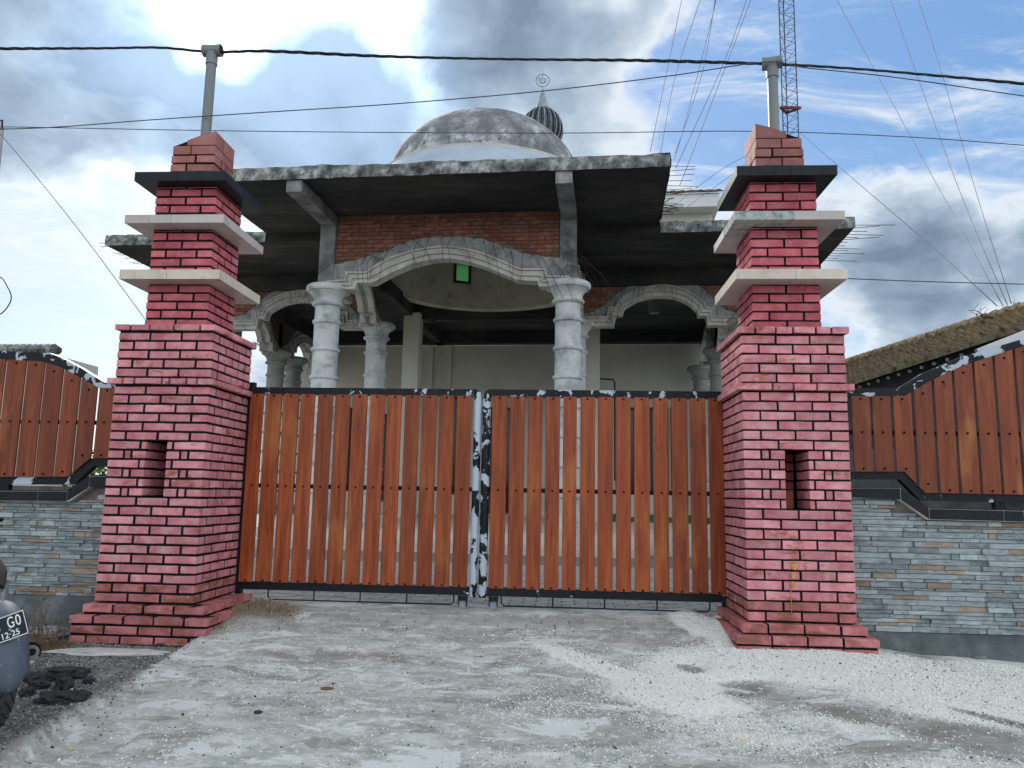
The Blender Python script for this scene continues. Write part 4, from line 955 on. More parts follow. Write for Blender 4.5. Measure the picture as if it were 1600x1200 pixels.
# arches running back from the porch and along the wing sides (same template, squeezed to the span)
xc = (WRX+XR)/2; span = WRX-XR
SIDEB = mat('dark_brickwork', [(.05, .04, .04), (.10, .07, .06), (.15, .09, .07)], 5, .95, .8, 22, detail=8)  # darker tone than the bare brick over the front arches
def side_arch(X, y0, y1, face):
    k = (y1-y0)/span; T = lambda P: [((y0+y1)/2+(x-xc)*k, z) for x, z in P if y0+.02 < (y0+y1)/2+(x-xc)*k < y1-.02 or True]
    U2, L2, B2 = T(Uw), T(Lw), T(BW)
    moulding(U2, L2, lambda a, d, z: (X+face*(.09-d*.9), min(max(a, y0+.05), y1-.05), z))
    moulding(U2, L2, lambda a, d, z: (X-face*(.09-d*.9), min(max(a, y0+.05), y1-.05), z))
    ys = np.linspace(y0+.12, y1-.12, 40); b2 = MB()
    vs = []
    for y in ys: vs += [(X-.09, y, interp(B2, y)), (X-.09, y, interp(L2, y)+.02), (X+.09, y, interp(L2, y)+.02), (X+.09, y, interp(B2, y))]
    b2.add(vs, [(i*4+j, i*4+(j+1) % 4, (i+1)*4+(j+1) % 4, (i+1)*4+j) for i in range(39) for j in range(4)]); mq(b2, 'arch_band', ROUGHC)
    b2 = MB(); vs = []
    for y in ys: vs += [(X-.07, y, ZW-.362), (X-.07, y, interp(B2, y)), (X+.07, y, interp(B2, y)), (X+.07, y, ZW-.362)]
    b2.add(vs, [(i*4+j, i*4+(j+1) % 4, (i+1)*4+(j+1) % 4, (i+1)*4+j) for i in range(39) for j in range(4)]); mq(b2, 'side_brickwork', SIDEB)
side_arch(XL, 13.1, 15.95, 1); side_arch(XR, 13.1, 15.95, 1); side_arch(WLX, 16.05, 19.1, 1); side_arch(WLX, 19.1, 22.2, 1); side_arch(WRX-.05, 16.05, 19.1, -1); side_arch(WRX-.1, 19.1, 22.2, -1)
for x in (XL, XR):  # solid panel between side arch and the porch slab
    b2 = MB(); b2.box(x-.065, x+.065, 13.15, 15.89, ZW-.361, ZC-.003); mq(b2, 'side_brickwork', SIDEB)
# drum and dome
b2 = MB(); n = 72; RI, RO = DR, 2.45; wa0, wa1 = None, None
def ang(px): q = bat(px, 425, 19.0); return math.atan2(q[1]-DC[1], q[0]-DC[0])
A1, A0 = ang(707), ang(733); angs = sorted(set([A0, A1]+[A0+(2*math.pi-(A1-A0))*0]))
ring = [A0, A1]+[A1+(2*math.pi-(A1-A0))*k/n for k in range(1, n)]
zl = [ZW-.08, 5.40, 6.02, bat(750, 224, 14.55)[2]-.02]
vs = []; fs = []; K = len(ring)
for R in (RI, RO):
    for z in zl:
        for a in ring: vs.append((DC[0]+R*math.cos(a), DC[1]+R*math.sin(a), z))
def ix(s_, j, k): return s_*len(zl)*K+j*K+(k % K)
for s_ in (0, 1):
    for j in range(3):
        for k in range(K):
            if j == 1 and k == 0: continue
            fs.append((ix(s_, j, k), ix(s_, j, k+1), ix(s_, j+1, k+1), ix(s_, j+1, k)))
for k in range(K): fs.append((ix(0, 0, k), ix(0, 0, k+1), ix(1, 0, k+1), ix(1, 0, k))); fs.append((ix(0, 3, k), ix(0, 3, k+1), ix(1, 3, k+1), ix(1, 3, k)))
for (a, b3) in (((1, 0), (1, 1)), ((2, 0), (2, 1)), ((1, 0), (2, 0)), ((1, 1), (2, 1))): fs.append((ix(0, *a), ix(0, *b3), ix(1, *b3), ix(1, *a)))
b2.add(vs, fs); mq(b2, 'drum', BEIGE)
am = (A0+A1)/2; wn_ = bpy.data.objects.new('window', None)
def wpt(t, z, R): a = A0+(A1-A0)*t; return (DC[0]+R*math.cos(a), DC[1]+R*math.sin(a), z)
b2 = MB()
for (t0, t1, z0, z1) in ((-.12, .07, 5.36, 6.06), (.93, 1.12, 5.36, 6.06), (.07, .93, 5.36, 5.42), (.07, .93, 6.0, 6.06)):
    q = [wpt(t0, z0, RI-.03), wpt(t1, z0, RI-.03), wpt(t1, z1, RI-.03), wpt(t0, z1, RI-.03)]+[wpt(t0, z0, RI+.04), wpt(t1, z0, RI+.04), wpt(t1, z1, RI+.04), wpt(t0, z1, RI+.04)]
    b2.add(q, [(0, 1, 2, 3), (7, 6, 5, 4), (0, 4, 5, 1), (1, 5, 6, 2), (2, 6, 7, 3), (3, 7, 4, 0)])
wn_ = mq(b2, 'window', DARKWD, label='small dark framed window in the drum')
b2 = MB(); b2.add([wpt(.05, 5.41, RI+.02), wpt(.95, 5.41, RI+.02), wpt(.95, 6.01, RI+.02), wpt(.05, 6.01, RI+.02)], [(0, 1, 2, 3)]); mq(b2, 'pane', GREENG, parent=wn_, label='green glass pane lit from outside')
SZ = bat(750, 224, 14.55)[2]
b2 = MB(); b2.lathe([(2.98, SZ-.70), (2.78, SZ-.44), (2.60, SZ-.24), (2.48, SZ-.10), (2.40, SZ-.01), (2.36, SZ), (2.1, SZ+.01)], *DC, n=72, close=True); mq(b2, 'dome_skirt', SKIRTM, True, label='pale blue flared skirt under the dome')
def wtop(h):   # highest picture row of the dome profile
    return min(px_of(np.array([[_c*(DC[0])-_sn*(DC[1]-r_), _sn*DC[0]+_c*(DC[1]-r_), z_]]))[1][0] for r_, z_ in [(2.24*math.cos(t), SZ-.05+h*math.sin(t)) for t in np.linspace(0, 1.57, 40)])
DOMEH = min(np.linspace(.6, 2.6, 81), key=lambda h: abs(wtop(h)-168))
prof = [(2.24*math.cos(t), SZ-.05+DOMEH*math.sin(t)) for t in np.linspace(0, math.pi/2-.02, 18)]
b2 = MB(); b2.lathe(prof, *DC, n=72, close=True); mq(b2, 'dome', DOMEM, True, label='low grey dome with white weathered patches')
# inner square pillar, walls, windows
b2 = MB(); q0, q1 = bat(627, 600, 18.5), bat(652, 600, 18.5); b2.box(q0[0], q1[0], 18.5, 18.85, FL, 4.52); mq(b2, 'square_pillar', WALLW)
b2 = MB(); b2.box(q0[0]+.02, q1[0]+.22, 18.72, 19.2, 4.40, 4.799); mq(b2, 'beam', CONCD)
b2 = MB(); q2 = bat(937, 600, 18.5); b2.box(q2[0]-.32, q2[0]+.0, 18.5, 18.85, FL, 4.2); mq(b2, 'square_pillar', WALLW)
b2 = MB(); b2.box(q2[0]-.32, q2[0], 18.55, 18.8, 4.2, ZW-.003); mq(b2, 'post', CONCD)
xw0, xw1 = bat(506, 560, 22.5)[0], bat(1085, 560, 22.5)[0]
wins = []
for (a, c, t, bt) in ((536, 552, 640, 765), (590, 606, 650, 780), (700, 716, 622, 770), (1018, 1042, 640, 765), (965, 990, 640, 765), (770, 800, 640, 800), (1050, 1066, 640, 765)):
    q0 = bat(a, t, 22.5); q1 = bat(c, bt, 22.5); wins.append((q0[0], q1[0], q1[2], q0[2]))
wins.sort(); b2 = MB(); xprev = xw0
for (a, c, zl_, zu_) in wins:
    a = max(a, xprev+.01); b2.box(xprev, a, 22.4, 22.6, FL, 4.44); b2.box(a, c, 22.4, 22.6, FL, zl_); b2.box(a, c, 22.4, 22.6, zu_, 4.44); xprev = c
b2.box(xprev, xw1+.3, 22.4, 22.6, FL, 4.44); mq(b2, 'back_wall', WALLW)
for (a, c, zl_, zu_) in wins:
    b2 = MB(); b2.box(a-.05, a, 22.36, 22.5, zl_-.05, zu_+.05); b2.box(c, c+.05, 22.36, 22.5, zl_-.05, zu_+.05); b2.box(a, c, 22.36, 22.5, zu_, zu_+.05); b2.box(a, c, 22.36, 22.5, zl_-.05, zl_); w1 = mq(b2, 'window', MAROON)
    b2 = MB(); b2.box(a, c, 22.47, 22.49, zl_, zu_); mq(b2, 'pane', DARKGL, parent=w1)
# interior pilasters on the back wall, broken white wall at the left
for p_ in (668, 697): 
    q = bat(p_, 560, 22.3); b2 = MB(); b2.box(q[0], q[0]+.16, 22.30, 22.399, FL, 4.43); mq(b2, 'pilaster', WALLW)
poly = [(455, 640), (520, 640), (520, 560), (500, 545), (490, 541), (478, 545), (476, 556), (466, 571), (462, 580), (464, 592), (458, 604)]
b2 = MB(); b2.prism([(lambda q: (q[0], q[2]))(bat(x, y, 21.2)) for x, y in poly], 21.2, 21.35)
q0 = bat(455, 640, 21.2); q1 = bat(520, 640, 21.2); b2.box(q0[0], q1[0], 21.2, 21.35, FL, q0[2]-.002); mq(b2, 'broken_wall', WALLW, label='white wall with a broken stepped edge')
b2 = MB(); b2.box(-8.3, -7.9, 22.4, 22.6, FL, 4.44); 
# hanging lamp in the right bay
q = bat(1023, 490, 18.0)
# steel chair back, cloth rolls
# rebar: stubs of the slab edges, whiskers round the arches
rb = MB()
def stub(p, d, l_, r=.006, bend=0): 
    p = Vector(p); d = Vector(d).normalized(); rb.tube([p, p+d*l_*.6, p+d*l_+Vector((0, 0, bend))], r, 5)
for i in range(12): stub((.93, 11.4+i*.19, ZC+.08), (1, random.uniform(-.15, .15), random.uniform(-.08, .05)), random.uniform(.35, .6) if i < 7 else random.uniform(.18, .4), .005)
for i in range(6): stub((.93, 12.9+i*.06, ZC+random.uniform(0, .1)), (1, random.uniform(-.6, .6), random.uniform(-.5, .8)), random.uniform(.2, .4), .008)
for i in range(14): stub((4.33, 13.8+i*.16, ZW+.08), (1, random.uniform(-.1, .1), random.uniform(-.06, .04)), random.choice((.2, .3, .35, .5, .7)), .006)
for i in range(14): stub((-10, 13.8+i*.16, ZW+.08), (-1, random.uniform(-.1, .1), random.uniform(-.06, .04)), random.choice((.12, .15, .2, .3, .4)), .006)
x = -6.5
while x < .9: stub((x, 11.25, ZC+random.uniform(.05, .16)), (-.35, -.45, -.9), random.uniform(.08, .16), .005); x += random.uniform(.13, .2)
for (x0, x1) in ((-9.9, -6.7), (1.0, 4.3)):
    x = x0
    while x < x1: stub((x, 13.72, ZW+random.uniform(.08, .16)), (-.3, -.5, -.9), random.uniform(.08, .16), .005); x += random.uniform(.13, .2)
def whisk(p, q, r=.0045): 
    p = Vector(p); q = Vector(q); m_ = (p+q)/2+Vector((random.uniform(-.06, .06), -.10, .08)); rb.tube([p+Vector((random.uniform(-.04, .04), 0, -.02)), p+Vector((0, -.05, .03)), m_, q], r, 5)
def bw(px, py, Y): return bat(px, py, Y)
for (a, b3) in [((555, 408), (560, 440)), ((573, 405), (568, 442)), ((584, 402), (575, 442)), ((599, 396), (577, 437)), ((608, 392), (592, 440)), ((630, 381), (650, 412)), ((645, 376), (680, 420)), ((658, 377), (645, 415)), ((672, 373), (647, 460)), ((691, 371), (699, 455)),
                ((706, 373), (704, 412)), ((724, 373), (748, 456)), ((756, 379), (777, 465)), ((771, 383), (785, 466)), ((786, 388), (803, 472)), ((800, 395), (801, 452)), ((817, 397), (806, 480)), ((832, 400), (862, 460)), ((846, 403), (880, 466)), ((860, 407), (895, 468)), ((739, 350), (742, 376))]:
    whisk(bw(*a, 12.84), bw(*b3, 12.62))
for (a, b3) in [((500, 430), (545, 405)), ((520, 408), (524, 390)), ((536, 402), (600, 407)), ((880, 405), (905, 395)), ((885, 425), (900, 408)), ((878, 430), (902, 418))]: whisk(bw(*a, 12.8), bw(*b3, 12.7), .006)
for (a, b3) in [((900, 402), (948, 470)), ((903, 405), (940, 490)), ((906, 408), (960, 460)), ((898, 412), (935, 500)), ((905, 400), (972, 478))]: whisk(bw(*a, 13.2), bw(*b3, 15.6), .006)
for i in range(26):
    t = i/25; x = bw(955+200*t, 0, 15.9)[0]; z = interp(BW, x) ; p = (x, 15.88, z+.02); e_ = (x+random.uniform(-.35, .35), 15.6, z-random.uniform(.35, .75)); whisk(p, e_, .004)
    x2 = x+dxl; whisk((x2, 15.88, z+.02), (x2+random.uniform(-.3, .3), 15.6, z-random.uniform(.3, .6)), .004)
for i in range(9): a = bw(418, 545, 19.0); whisk((WLX-.2, 18.2+i*.05, 3.7), (WLX-random.uniform(.5, 1.0), 18.0, 3.7-random.uniform(.1, 1.0)), .006)
for (a, b3) in [((486, 550), (480, 585)), ((490, 548), (484, 575)), ((494, 548), (482, 570))]: whisk(bw(*a, 21.1), bw(*b3, 21.0), .006)
mq(rb, 'rebar_ends', RUST, kind='stuff', )
# lamp, cloth and pole inside, things of their own
def bworld(p): return (_c*p[0]-_sn*p[1], _sn*p[0]+_c*p[1], p[2])
q = bworld(bat(1022, 470, 18.0)); lm = thing('ceiling_lamp', 'small dark ceiling lamp hanging in the right arch of the mosque', 'lamp', q)
b2 = MB(); b2.tube([(0, 0, 0), (0, 0, bat(1022, 470, 18)[2]*0+.35)], .012, 6); b2.build('stem', DARKWD, lm)
b2 = MB(); b2.lathe([(.12, -.30), (.14, -.10), (.16, -.02), (.05, .02)], n=20); b2.build('shade', mat('lamp_shade_grey', [(.12, .12, .12), (.18, .18, .18)], 4, .6), lm, True)
for i, (px_, w_) in enumerate(((955, .5), (1020, .55), (1085, .4))):
    q = bworld(bat(px_, 803, 19.5)); b2 = MB(); vs = []
    for k in range(9): t = k/8; vs.append((-w_+2*w_*t, 0)); 
    top = [(x_, .10+.09*math.sin((x_+w_)*math.pi/(2*w_))+random.uniform(-.015, .015)) for x_, _ in vs]
    b2.band(top, [(x_, 0) for x_, _ in vs], -.12, .12); o = b2.build('cloth_roll', GREENC); o.location = (q[0], q[1], FL+.002); o.rotation_euler = (0, 0, BA)
    tag(o, ('left', 'middle', 'right')[i]+'most of the three green cloth rolls on the mosque floor behind the right gate leaf', 'cloth roll', 'green cloth rolls')
q = bworld(bat(946, 600, 20.0)); b2 = MB(); b2.tube([(-.22, 0, -2.5), (-.22, 0, .10), (-.18, 0, .14), (.2, 0, .12), (.24, 0, .05), (.24, 0, -2.5)], .02, 8)
o = b2.build('steel_rack', IRON); o.location = q; tag(o, 'thin black metal frame standing inside the mosque just above the right gate leaf', 'metal frame')

# onion finial tower behind the dome
MY = 26.0; q = bat(847, 197, MY); ow = bworld(q); R = 34/F*MY
mt = thing('minaret', 'onion topped minaret with cone and round emblem showing behind the dome', 'minaret', (ow[0], ow[1], 4.0))
zc = ow[2]-4.0
b2 = MB(); b2.lathe([(.45, -4.0), (.45, zc-R*1.0)], n=16); b2.build('shaft', WALLW, mt, True)
b2 = MB(); prof = [(R*.55, zc-R*1.15), (R*.86, zc-R*.85), (R*1.0, zc-R*.4), (R*.98, zc), (R*.80, zc+R*.45), (R*.50, zc+R*.74), (R*.30, zc+R*.84)]
b2.lathe(prof, n=40, close=True); b2.build('onion', mat('dark_slatted_metal', [(.03, .035, .045), (.10, .11, .13)], 6, .5, metal=.5), mt, True)
for k in range(40):
    a = 2*math.pi*k/40; b2 = MB(); b2.tube([((r_+.012)*math.cos(a), (r_+.012)*math.sin(a), z_) for r_, z_ in prof], .020, 4); b2.build('rib', STEEL if k % 2 else IRON, mt)
b2 = MB(); zt2 = zc+R*.80; tip = bat(840, 140, MY)[2]-4.0; b2.lathe([(R*.38, zt2), (R*.34, zt2+.07), (R*.22, zt2+(tip-zt2)*.4), (.035, tip)], n=20); b2.build('cone', STEEL, mt, True)
ez = bat(842, 126, MY)[2]-4.0; er = 11/F*MY
b2 = MB(); b2.tube([(0, 0, tip-.1), (0, 0, ez-er)], .022, 6); b2.tube([(0, 0, ez+er), (0, 0, ez+er*1.8)], .010, 6); b2.build('rod', STEEL, mt)
b2 = MB(); n = 28; b2.tube([(er*math.cos(2*math.pi*k/n), 0, ez+er*math.sin(2*math.pi*k/n)) for k in range(n+1)], .020, 6); em = b2.build('emblem_ring', STEEL, mt)
b2 = MB()
for x_, h_ in ((-.55, .40), (-.28, .46), (0, .78), (.28, .46), (.55, .38)): b2.tube([(x_*er, 0, ez-.40*er+abs(x_)*.35*er), (x_*er, 0, ez+h_*er)], .020, 5)
for s_ in (-1, 1): b2.tube([(0, 0, ez-.42*er), (s_*.14*er, 0, ez-.5*er), (s_*.28*er, 0, ez-.40*er), (s_*.42*er, 0, ez-.38*er), (s_*.56*er, 0, ez-.2*er)], .018, 5)
b2.build('emblem_script', STEEL, mt)

# ------------------------------------------------------------------ houses
# white eaved house far behind, between the porch and the right pillar
HY = 24.0
p = [bat(x, y, HY) for x, y in ((1015, 305), (1124, 306), (1115, 333), (1015, 333))]
hs = thing('far_house', 'white house with brown tiled roof and boxed eaves behind the porch slab', 'house', (0, 0, 0), BA)
b2 = MB(); b2.box(p[0][0]-3, p[1][0], HY, HY+5, p[2][2]-.02+.25, p[0][2]); b2.build('eaves_fascia', FASCIA, hs)
b2 = MB(); b2.box(p[0][0]-3, p[1][0]-.15, HY+.6, HY+5, -.6, p[2][2]+.23); b2.build('wall', WALLW, hs)
b2 = MB(); rw = p[1][0]+.12
for i in range(22):
    for j in range(7):
        x0 = rw-.28*(i+1); y0 = HY-.1+j*.33; z0 = p[0][2]+.02+j*.13; cz = .045*math.sin(i*1.9+j)
        b2.add([(x0, y0, z0+.03), (x0+.14, y0, z0+.09), (x0+.28, y0, z0+.03), (x0, y0+.36, z0+.13+.03), (x0+.14, y0+.36, z0+.22), (x0+.28, y0+.36, z0+.16), (x0, y0, z0), (x0+.28, y0, z0)], [(0, 1, 4, 3), (1, 2, 5, 4), (6, 7, 2, 1, 0)])
b2.build('roof_tiles', ROOFR, hs, kind='stuff')
b2 = MB(); b2.add([(rw-6.2, HY-.05, p[0][2]+.001), (rw, HY-.05, p[0][2]+.001), (rw, HY+2.4, p[0][2]+.95), (rw-6.2, HY+2.4, p[0][2]+.95)], [(0, 1, 2, 3)]); b2.build('roof_deck', DARKWD, hs)
# mossy tiled roof on the right, seen over the fence
def atz(px, py, z): r = ray(px, py); return r*(z/r[2])
e_ = at(1316, 606, 12.5); r_ = at(1310, 577, 14.8); EV = [e_, atz(1760, 462, e_[2])]; RD = [r_, atz(1760, 440, r_[2])]
E0, E1, R0, R1 = [Vector(v) for v in (EV[0], EV[1], RD[0], RD[1])]
E0b = E0-(E1-E0)*.25; R0b = R0-(R1-R0)*.25

def rpt(u, v, h=0):
    a = E0+(E1-E0)*u; b3 = R0+(R1-R0)*u; p_ = a+(b3-a)*v; nrm = ((E1-E0).cross(R0-E0)).normalized(); nrm = nrm if nrm.z > 0 else -nrm; return p_+nrm*h
hr = thing('old_house', 'old house with a mossy clay tiled roof rising above the right fence', 'house', (0, 0, 0))
b2 = MB(); NU, NV = 34, 12
for i in range(-8, NU):
    for j in range(NV):
        u0, u1 = i/NU, (i+1)/NU; v0, v1 = j/NV, (j+1.15)/NV; um = (u0+u1)/2+.003*((j*7) % 3-1); j_ = random.uniform(-.012, .012)
        q = [rpt(u0, v0, .045+j_), rpt(um, v0, .130+j_), rpt(u1, v0, .035+j_), rpt(u0, v1, .0), rpt(um, v1, .055+j_), rpt(u1, v1, .0), rpt(u0, v0, -.01), rpt(u1, v0, -.01)]
        b2.add(q, [(0, 1, 4, 3), (1, 2, 5, 4), (6, 7, 2, 1, 0)])
b2.build('roof_tiles', MOSS, hr, kind='stuff', fix=False)
b2 = MB(); b2.add([rpt(-.15, 0, -.03), rpt(1, 0, -.03), rpt(1, 1, -.03), rpt(-.15, 1, -.03)], [(0, 1, 2, 3)]); b2.build('roof_deck', DARKWD, hr)
for i in range(-4, 30):
    u = (i+.5)/30; b2 = MB(); b2.tube([rpt(u, 1, .05), rpt(u+.038, 1.0, .07)], [.075, .095], 8); b2.build('ridge_tile', MOSS, hr)
RW = mat('rafter_end', [(.18, .19, .21), (.28, .30, .32)], 6, .8)
for i in range(16):
    u = .04+i*.052; a = rpt(u, .0, -.07); b3 = rpt(u, .35, -.07); b2 = MB(); b2.tube([a, b3], .028, 4); b2.build('rafter', RW, hr)
a = rpt(-.1, .3, -.3); c_ = rpt(1, .3, -.045); a = rpt(-.1, .3, -.045); b2 = MB(); b2.add([(a.x, a.y, -1), (c_.x, c_.y, -1), (c_.x, c_.y, c_.z), (a.x, a.y, a.z)], [(0, 1, 2, 3)]); b2.build('wall', mat('dark_house_wall', [(.05, .06, .07), (.10, .11, .12)], 3, .9), hr)
# pale metal sheet awning at the far right, low concrete wall behind the right fence
aw = MB(); q = [at(1526, 545, 6.9), at(1640, 500, 6.4), at(1640, 522, 6.3), at(1530, 552, 6.8)]
aw.add([tuple(v) for v in q]+[tuple(v+np.array([0, 0, -.02])) for v in q], [(0, 1, 2, 3), (7, 6, 5, 4), (0, 4, 5, 1), (1, 5, 6, 2), (2, 6, 7, 3), (3, 7, 4, 0)])
o = aw.build('awning_sheet', SHEET); tag(o, 'pale metal roofing sheet at the right edge just above the fence rail', 'roof sheet')
b2 = MB(); b2.box(1.95, 9.5, 6.45, 6.6, -1.4, .02); o = b2.build('low_wall', CONC); tag(o, 'low grey concrete wall glimpsed under the right wooden fence', 'wall')
b2 = MB(); b2.box(2.0, 14, 9.5, 9.7, -1.4, .62); o = b2.build('yard_wall', mat('dark_yard_wall', [(.06, .07, .075), (.12, .13, .135)], 2, .9)); tag(o, 'dark wall seen through the gaps of the right fence', 'wall')
# tiled roof line peeping over the left fence, low wall behind it
lh = thing('neighbour_roof', 'grey roof tiles peeping over the arched top of the left fence', 'roof')
for i in range(30):
    x_ = 2-i*7.6; q0 = at(91-i*9.5, 551-abs(i-3)*.0, 8.5); b2 = MB(); b2.tube([(q0[0], 8.5, q0[2]+.02), (q0[0]-.085, 8.52, q0[2]+.055)], [.05, .06], 8); b2.build('roof_tile', CONCE, lh)
b2 = MB(); q0 = at(91, 556, 8.6); b2.box(q0[0]-3.2, q0[0], 8.6, 9.4, -1.2, q0[2]-.0); b2.build('wall', WALLW, lh)
b2 = MB(); b2.box(-8, -3.0, 6.3, 6.42, -1.4, .0); o = b2.build('low_wall', ROUGHC); tag(o, 'low rough grey wall glimpsed under the left wooden fence', 'wall')

# shrub behind the left fence
def leafy(name, lab, cat, c, r, n, m, sz):
    t = thing(name, lab, cat, (c[0], c[1], -1.1)); P = MB()
    for _ in range(n):
        d = Vector((random.gauss(0, 1), random.gauss(0, 1), random.gauss(0, 1))).normalized()*random.uniform(.45, 1)**.6
        p_ = Vector((d.x*r[0], d.y*r[1], c[2]+1.1+d.z*r[2])); a = Vector((random.uniform(-1, 1), random.uniform(-1, 1), random.uniform(-.4, 1))).normalized(); b3 = a.orthogonal().normalized()
        l_ = sz*random.uniform(.6, 1.3); P.add([p_-a*l_, p_+b3*l_*.4, p_+a*l_, p_-b3*l_*.4], [(0, 1, 2, 3)])
    P.build('foliage', m, t, fix=False)
    S = MB()
    for k in range(6): S.tube([(random.uniform(-.05, .05), 0, 0), (random.uniform(-.3, .3)*r[0], random.uniform(-.3, .3)*r[1], c[2]+1.1)], .012, 5)
    S.build('stem', DARKWD, t); return t
leafy('shrub', 'bright green shrub showing between the left fence and the wall coping beside the pillar', 'shrub', (-3.75, 6.75, .02), (.75, .25, .45), 2600, LEAF, .035)

# ------------------------------------------------------------------ mast and wires
MX_, MYY = 1233, 22.0; mb_ = at(MX_+4, 300, MYY); mtop = at(MX_, -260, MYY); ma = thing('radio_mast', 'slim triangular lattice mast with a small red bracket, rising behind the right pillar', 'mast', (mb_[0], MYY, -1))
H = mtop[2]+1; s_ = .215; legs = [(-s_, -.10), (s_, -.14), (.02, .24)]
b2 = MB()
for lx, ly in legs: b2.tube([(lx, ly, 0), (lx, ly, H)], .016, 5)
b2.build('mast_legs', RUST, ma)
b2 = MB(); z = 0; st = .40; k = 0
while z < H-st:
    for i in range(3):
        p0, p1 = legs[i], legs[(i+1) % 3]; b2.tube([(*p0, z), (*p1, z+st/2)], .007, 4, False); b2.tube([(*p1, z+st/2), (*p0, z+st)], .007, 4, False)
    z += st
b2.build('lattice_bracing', RUST, ma)
zb_ = at(MX_, 171, MYY)[2]+1; b2 = MB(); q = [(x_*1.25, y_*1.25, zb_+(.05 if i == 2 else -.05*i)) for i, (x_, y_) in enumerate(legs)]; b2.tube(q+[q[0]], .05, 6); b2.build('guy_bracket', mat('red_bracket', [(.14, .03, .025), (.2, .06, .05)], 5, .7), ma)
WIRE = mat('cable_sheath', [(.006, .007, .009), (.014, .015, .018)], 20, .6); THIN = mat('thin_wire', [(.035, .045, .06), (.06, .07, .09)], 20, .6)
def wire(name, lab, pts, Ys, r, m=THIN, cat='cable', group=None, n=6, bat_=False):
    P = []
    for i, (x, y) in enumerate(pts):
        Yv = Ys if isinstance(Ys, (int, float)) else Ys[i]; P.append(Vector(at(x, y, Yv)))
    Q = []
    for i in range(len(P)-1):
        p0, p1, p2, p3 = P[max(i-1, 0)], P[i], P[i+1], P[min(i+2, len(P)-1)]
        for k in range(8): t = k/8; Q.append(.5*((2*p1)+(-p0+p2)*t+(2*p0-5*p1+4*p2-p3)*t*t+(-p0+3*p1-3*p2+p3)*t**3))
    Q.append(P[-1]); b_ = MB(); b_.tube(Q, r, n); o = b_.build(name, m, None, True); tag(o, lab, cat, group); return Q
def twisted(lab, pts, Y, r):
    """two sheathed strands wound round each other"""
    P = [Vector(at(x, y, Y)) for x, y in pts]; Q = []
    for i in range(len(P)-1):
        p0, p1, p2, p3 = P[max(i-1, 0)], P[i], P[i+1], P[min(i+2, len(P)-1)]; k2 = max(6, int((p2-p1).length/.02))
        for k in range(k2): t = k/k2; Q.append(.5*((2*p1)+(-p0+p2)*t+(2*p0-5*p1+4*p2-p3)*t*t+(-p0+3*p1-3*p2+p3)*t**3))
    Q.append(P[-1]); t_ = thing('power_cable', lab, 'cable', Q[0]); d = 0
    for s in (0, 1, 2):
        R_ = []; d = 0
        for i, q in enumerate(Q):
            if i: d += (q-Q[i-1]).length
            a = d*2*math.pi/.42+s*2.1+.8*math.sin(d*1.3); rr_ = r*(.85+.25*math.sin(d*2.1)); R_.append(q-Q[0]+Vector((0, math.cos(a), math.sin(a)))*rr_)
        b_ = MB(); b_.tube(R_, r*.82, 6); b_.build('strand', WIRE, t_, True)
tl = px_of(np.array([[TL[0], 5.66, TL[1]]])); tr_ = px_of(np.array([[TR[0], 5.66, TR[1]]]))
tlp = (float(tl[0][0]), float(tl[1][0])); trp = (float(tr_[0][0]), float(tr_[1][0]))
twisted('thick black twisted power cable strung through both pipe tops', [(-700, 90), (-160, 77), (0, 76), (150, 75.5), (250, 74.5), (tlp[0], tlp[1]+2), (420, 80), (600, 88), (800, 92.5), (1000, 94.5), (trp[0], trp[1]+2), (1330, 107), (1450, 117), (1600, 131), (1760, 148), (2400, 235)], 5.66, .0075)
wire('utility_cable', 'thin black cable rising from the left edge to the right pipe top', [(-120, 203), (60, 200), (240, 187), (420, 175), (620, 162), (850, 142), (1050, 118), (1195, 97), (1260, 106), (1400, 121), (1600, 150), (1700, 163), (2400, 270)], 5.6, .0042, THIN)
wire('utility_cable', 'thin level wire passing behind the dome top and both pillar tops', [(-120, 196), (60, 199), (400, 205), (850, 208), (1160, 205), (1400, 213), (1600, 227), (1760, 240), (2300, 300)], 8.5, .005, THIN)
wire('stay_wire', 'thin stay wire slanting down from the left edge to behind the left pillar', [(-20, 195), (8, 218), (120, 355), (235, 510)], 8.0, .0045, THIN)
wire('utility_cable', 'thin wire running right from behind the lowest slab of the right pillar', [(1255, 431), (1320, 435), (1450, 440), (1600, 444), (1720, 446), (2300, 455)], 9.5, .006, THIN)
wire('cable_loop', 'short loop of black cable at the left edge of the picture', [(-30, 428), (0, 433), (12, 449), (17.5, 463), (14, 476), (0, 491), (-30, 500)], 4.5, .0036, WIRE)
gl = [((1066, -5), (1016, 236)), ((1096, -5), (1055, 120), (1032, 238)), ((1118, -5), (1098, 110), (1055, 240)), ((1119, -5), (1112, 30), (1068, 200), (1053, 250)), ((1168, -5), (1130, 100), (1056, 262)), ((1175, -5), (1120, 140), (1062, 290))]
for i, g_ in enumerate(gl):
    wire('guy_wire', ('first', 'second', 'third', 'fourth', 'fifth', 'sixth')[i]+' from the left of the guy wires fanning down to the porch slab corner', g_, [22]*(len(g_)-1)+[19], .0095, THIN, 'wire', 'guy wires left of the mast')
gr = [((1305, -5), (1372, 120), (1470, 300), (1567, 478)), ((1390, -5), (1430, 110), (1500, 300), (1574, 476)), ((1433, -5), (1470, 110), (1525, 300), (1580, 474)), ((1247, 205), (1330, 277), (1450, 380), (1558, 478))]
ln = ('leftmost of the three long guy wires sloping down to the mossy roof ridge', 'middle one of the three long guy wires sloping down to the mossy roof ridge', 'rightmost of the three long guy wires sloping down to the mossy roof ridge', 'lower guy wire starting at the lattice mast just above the right pillar top')
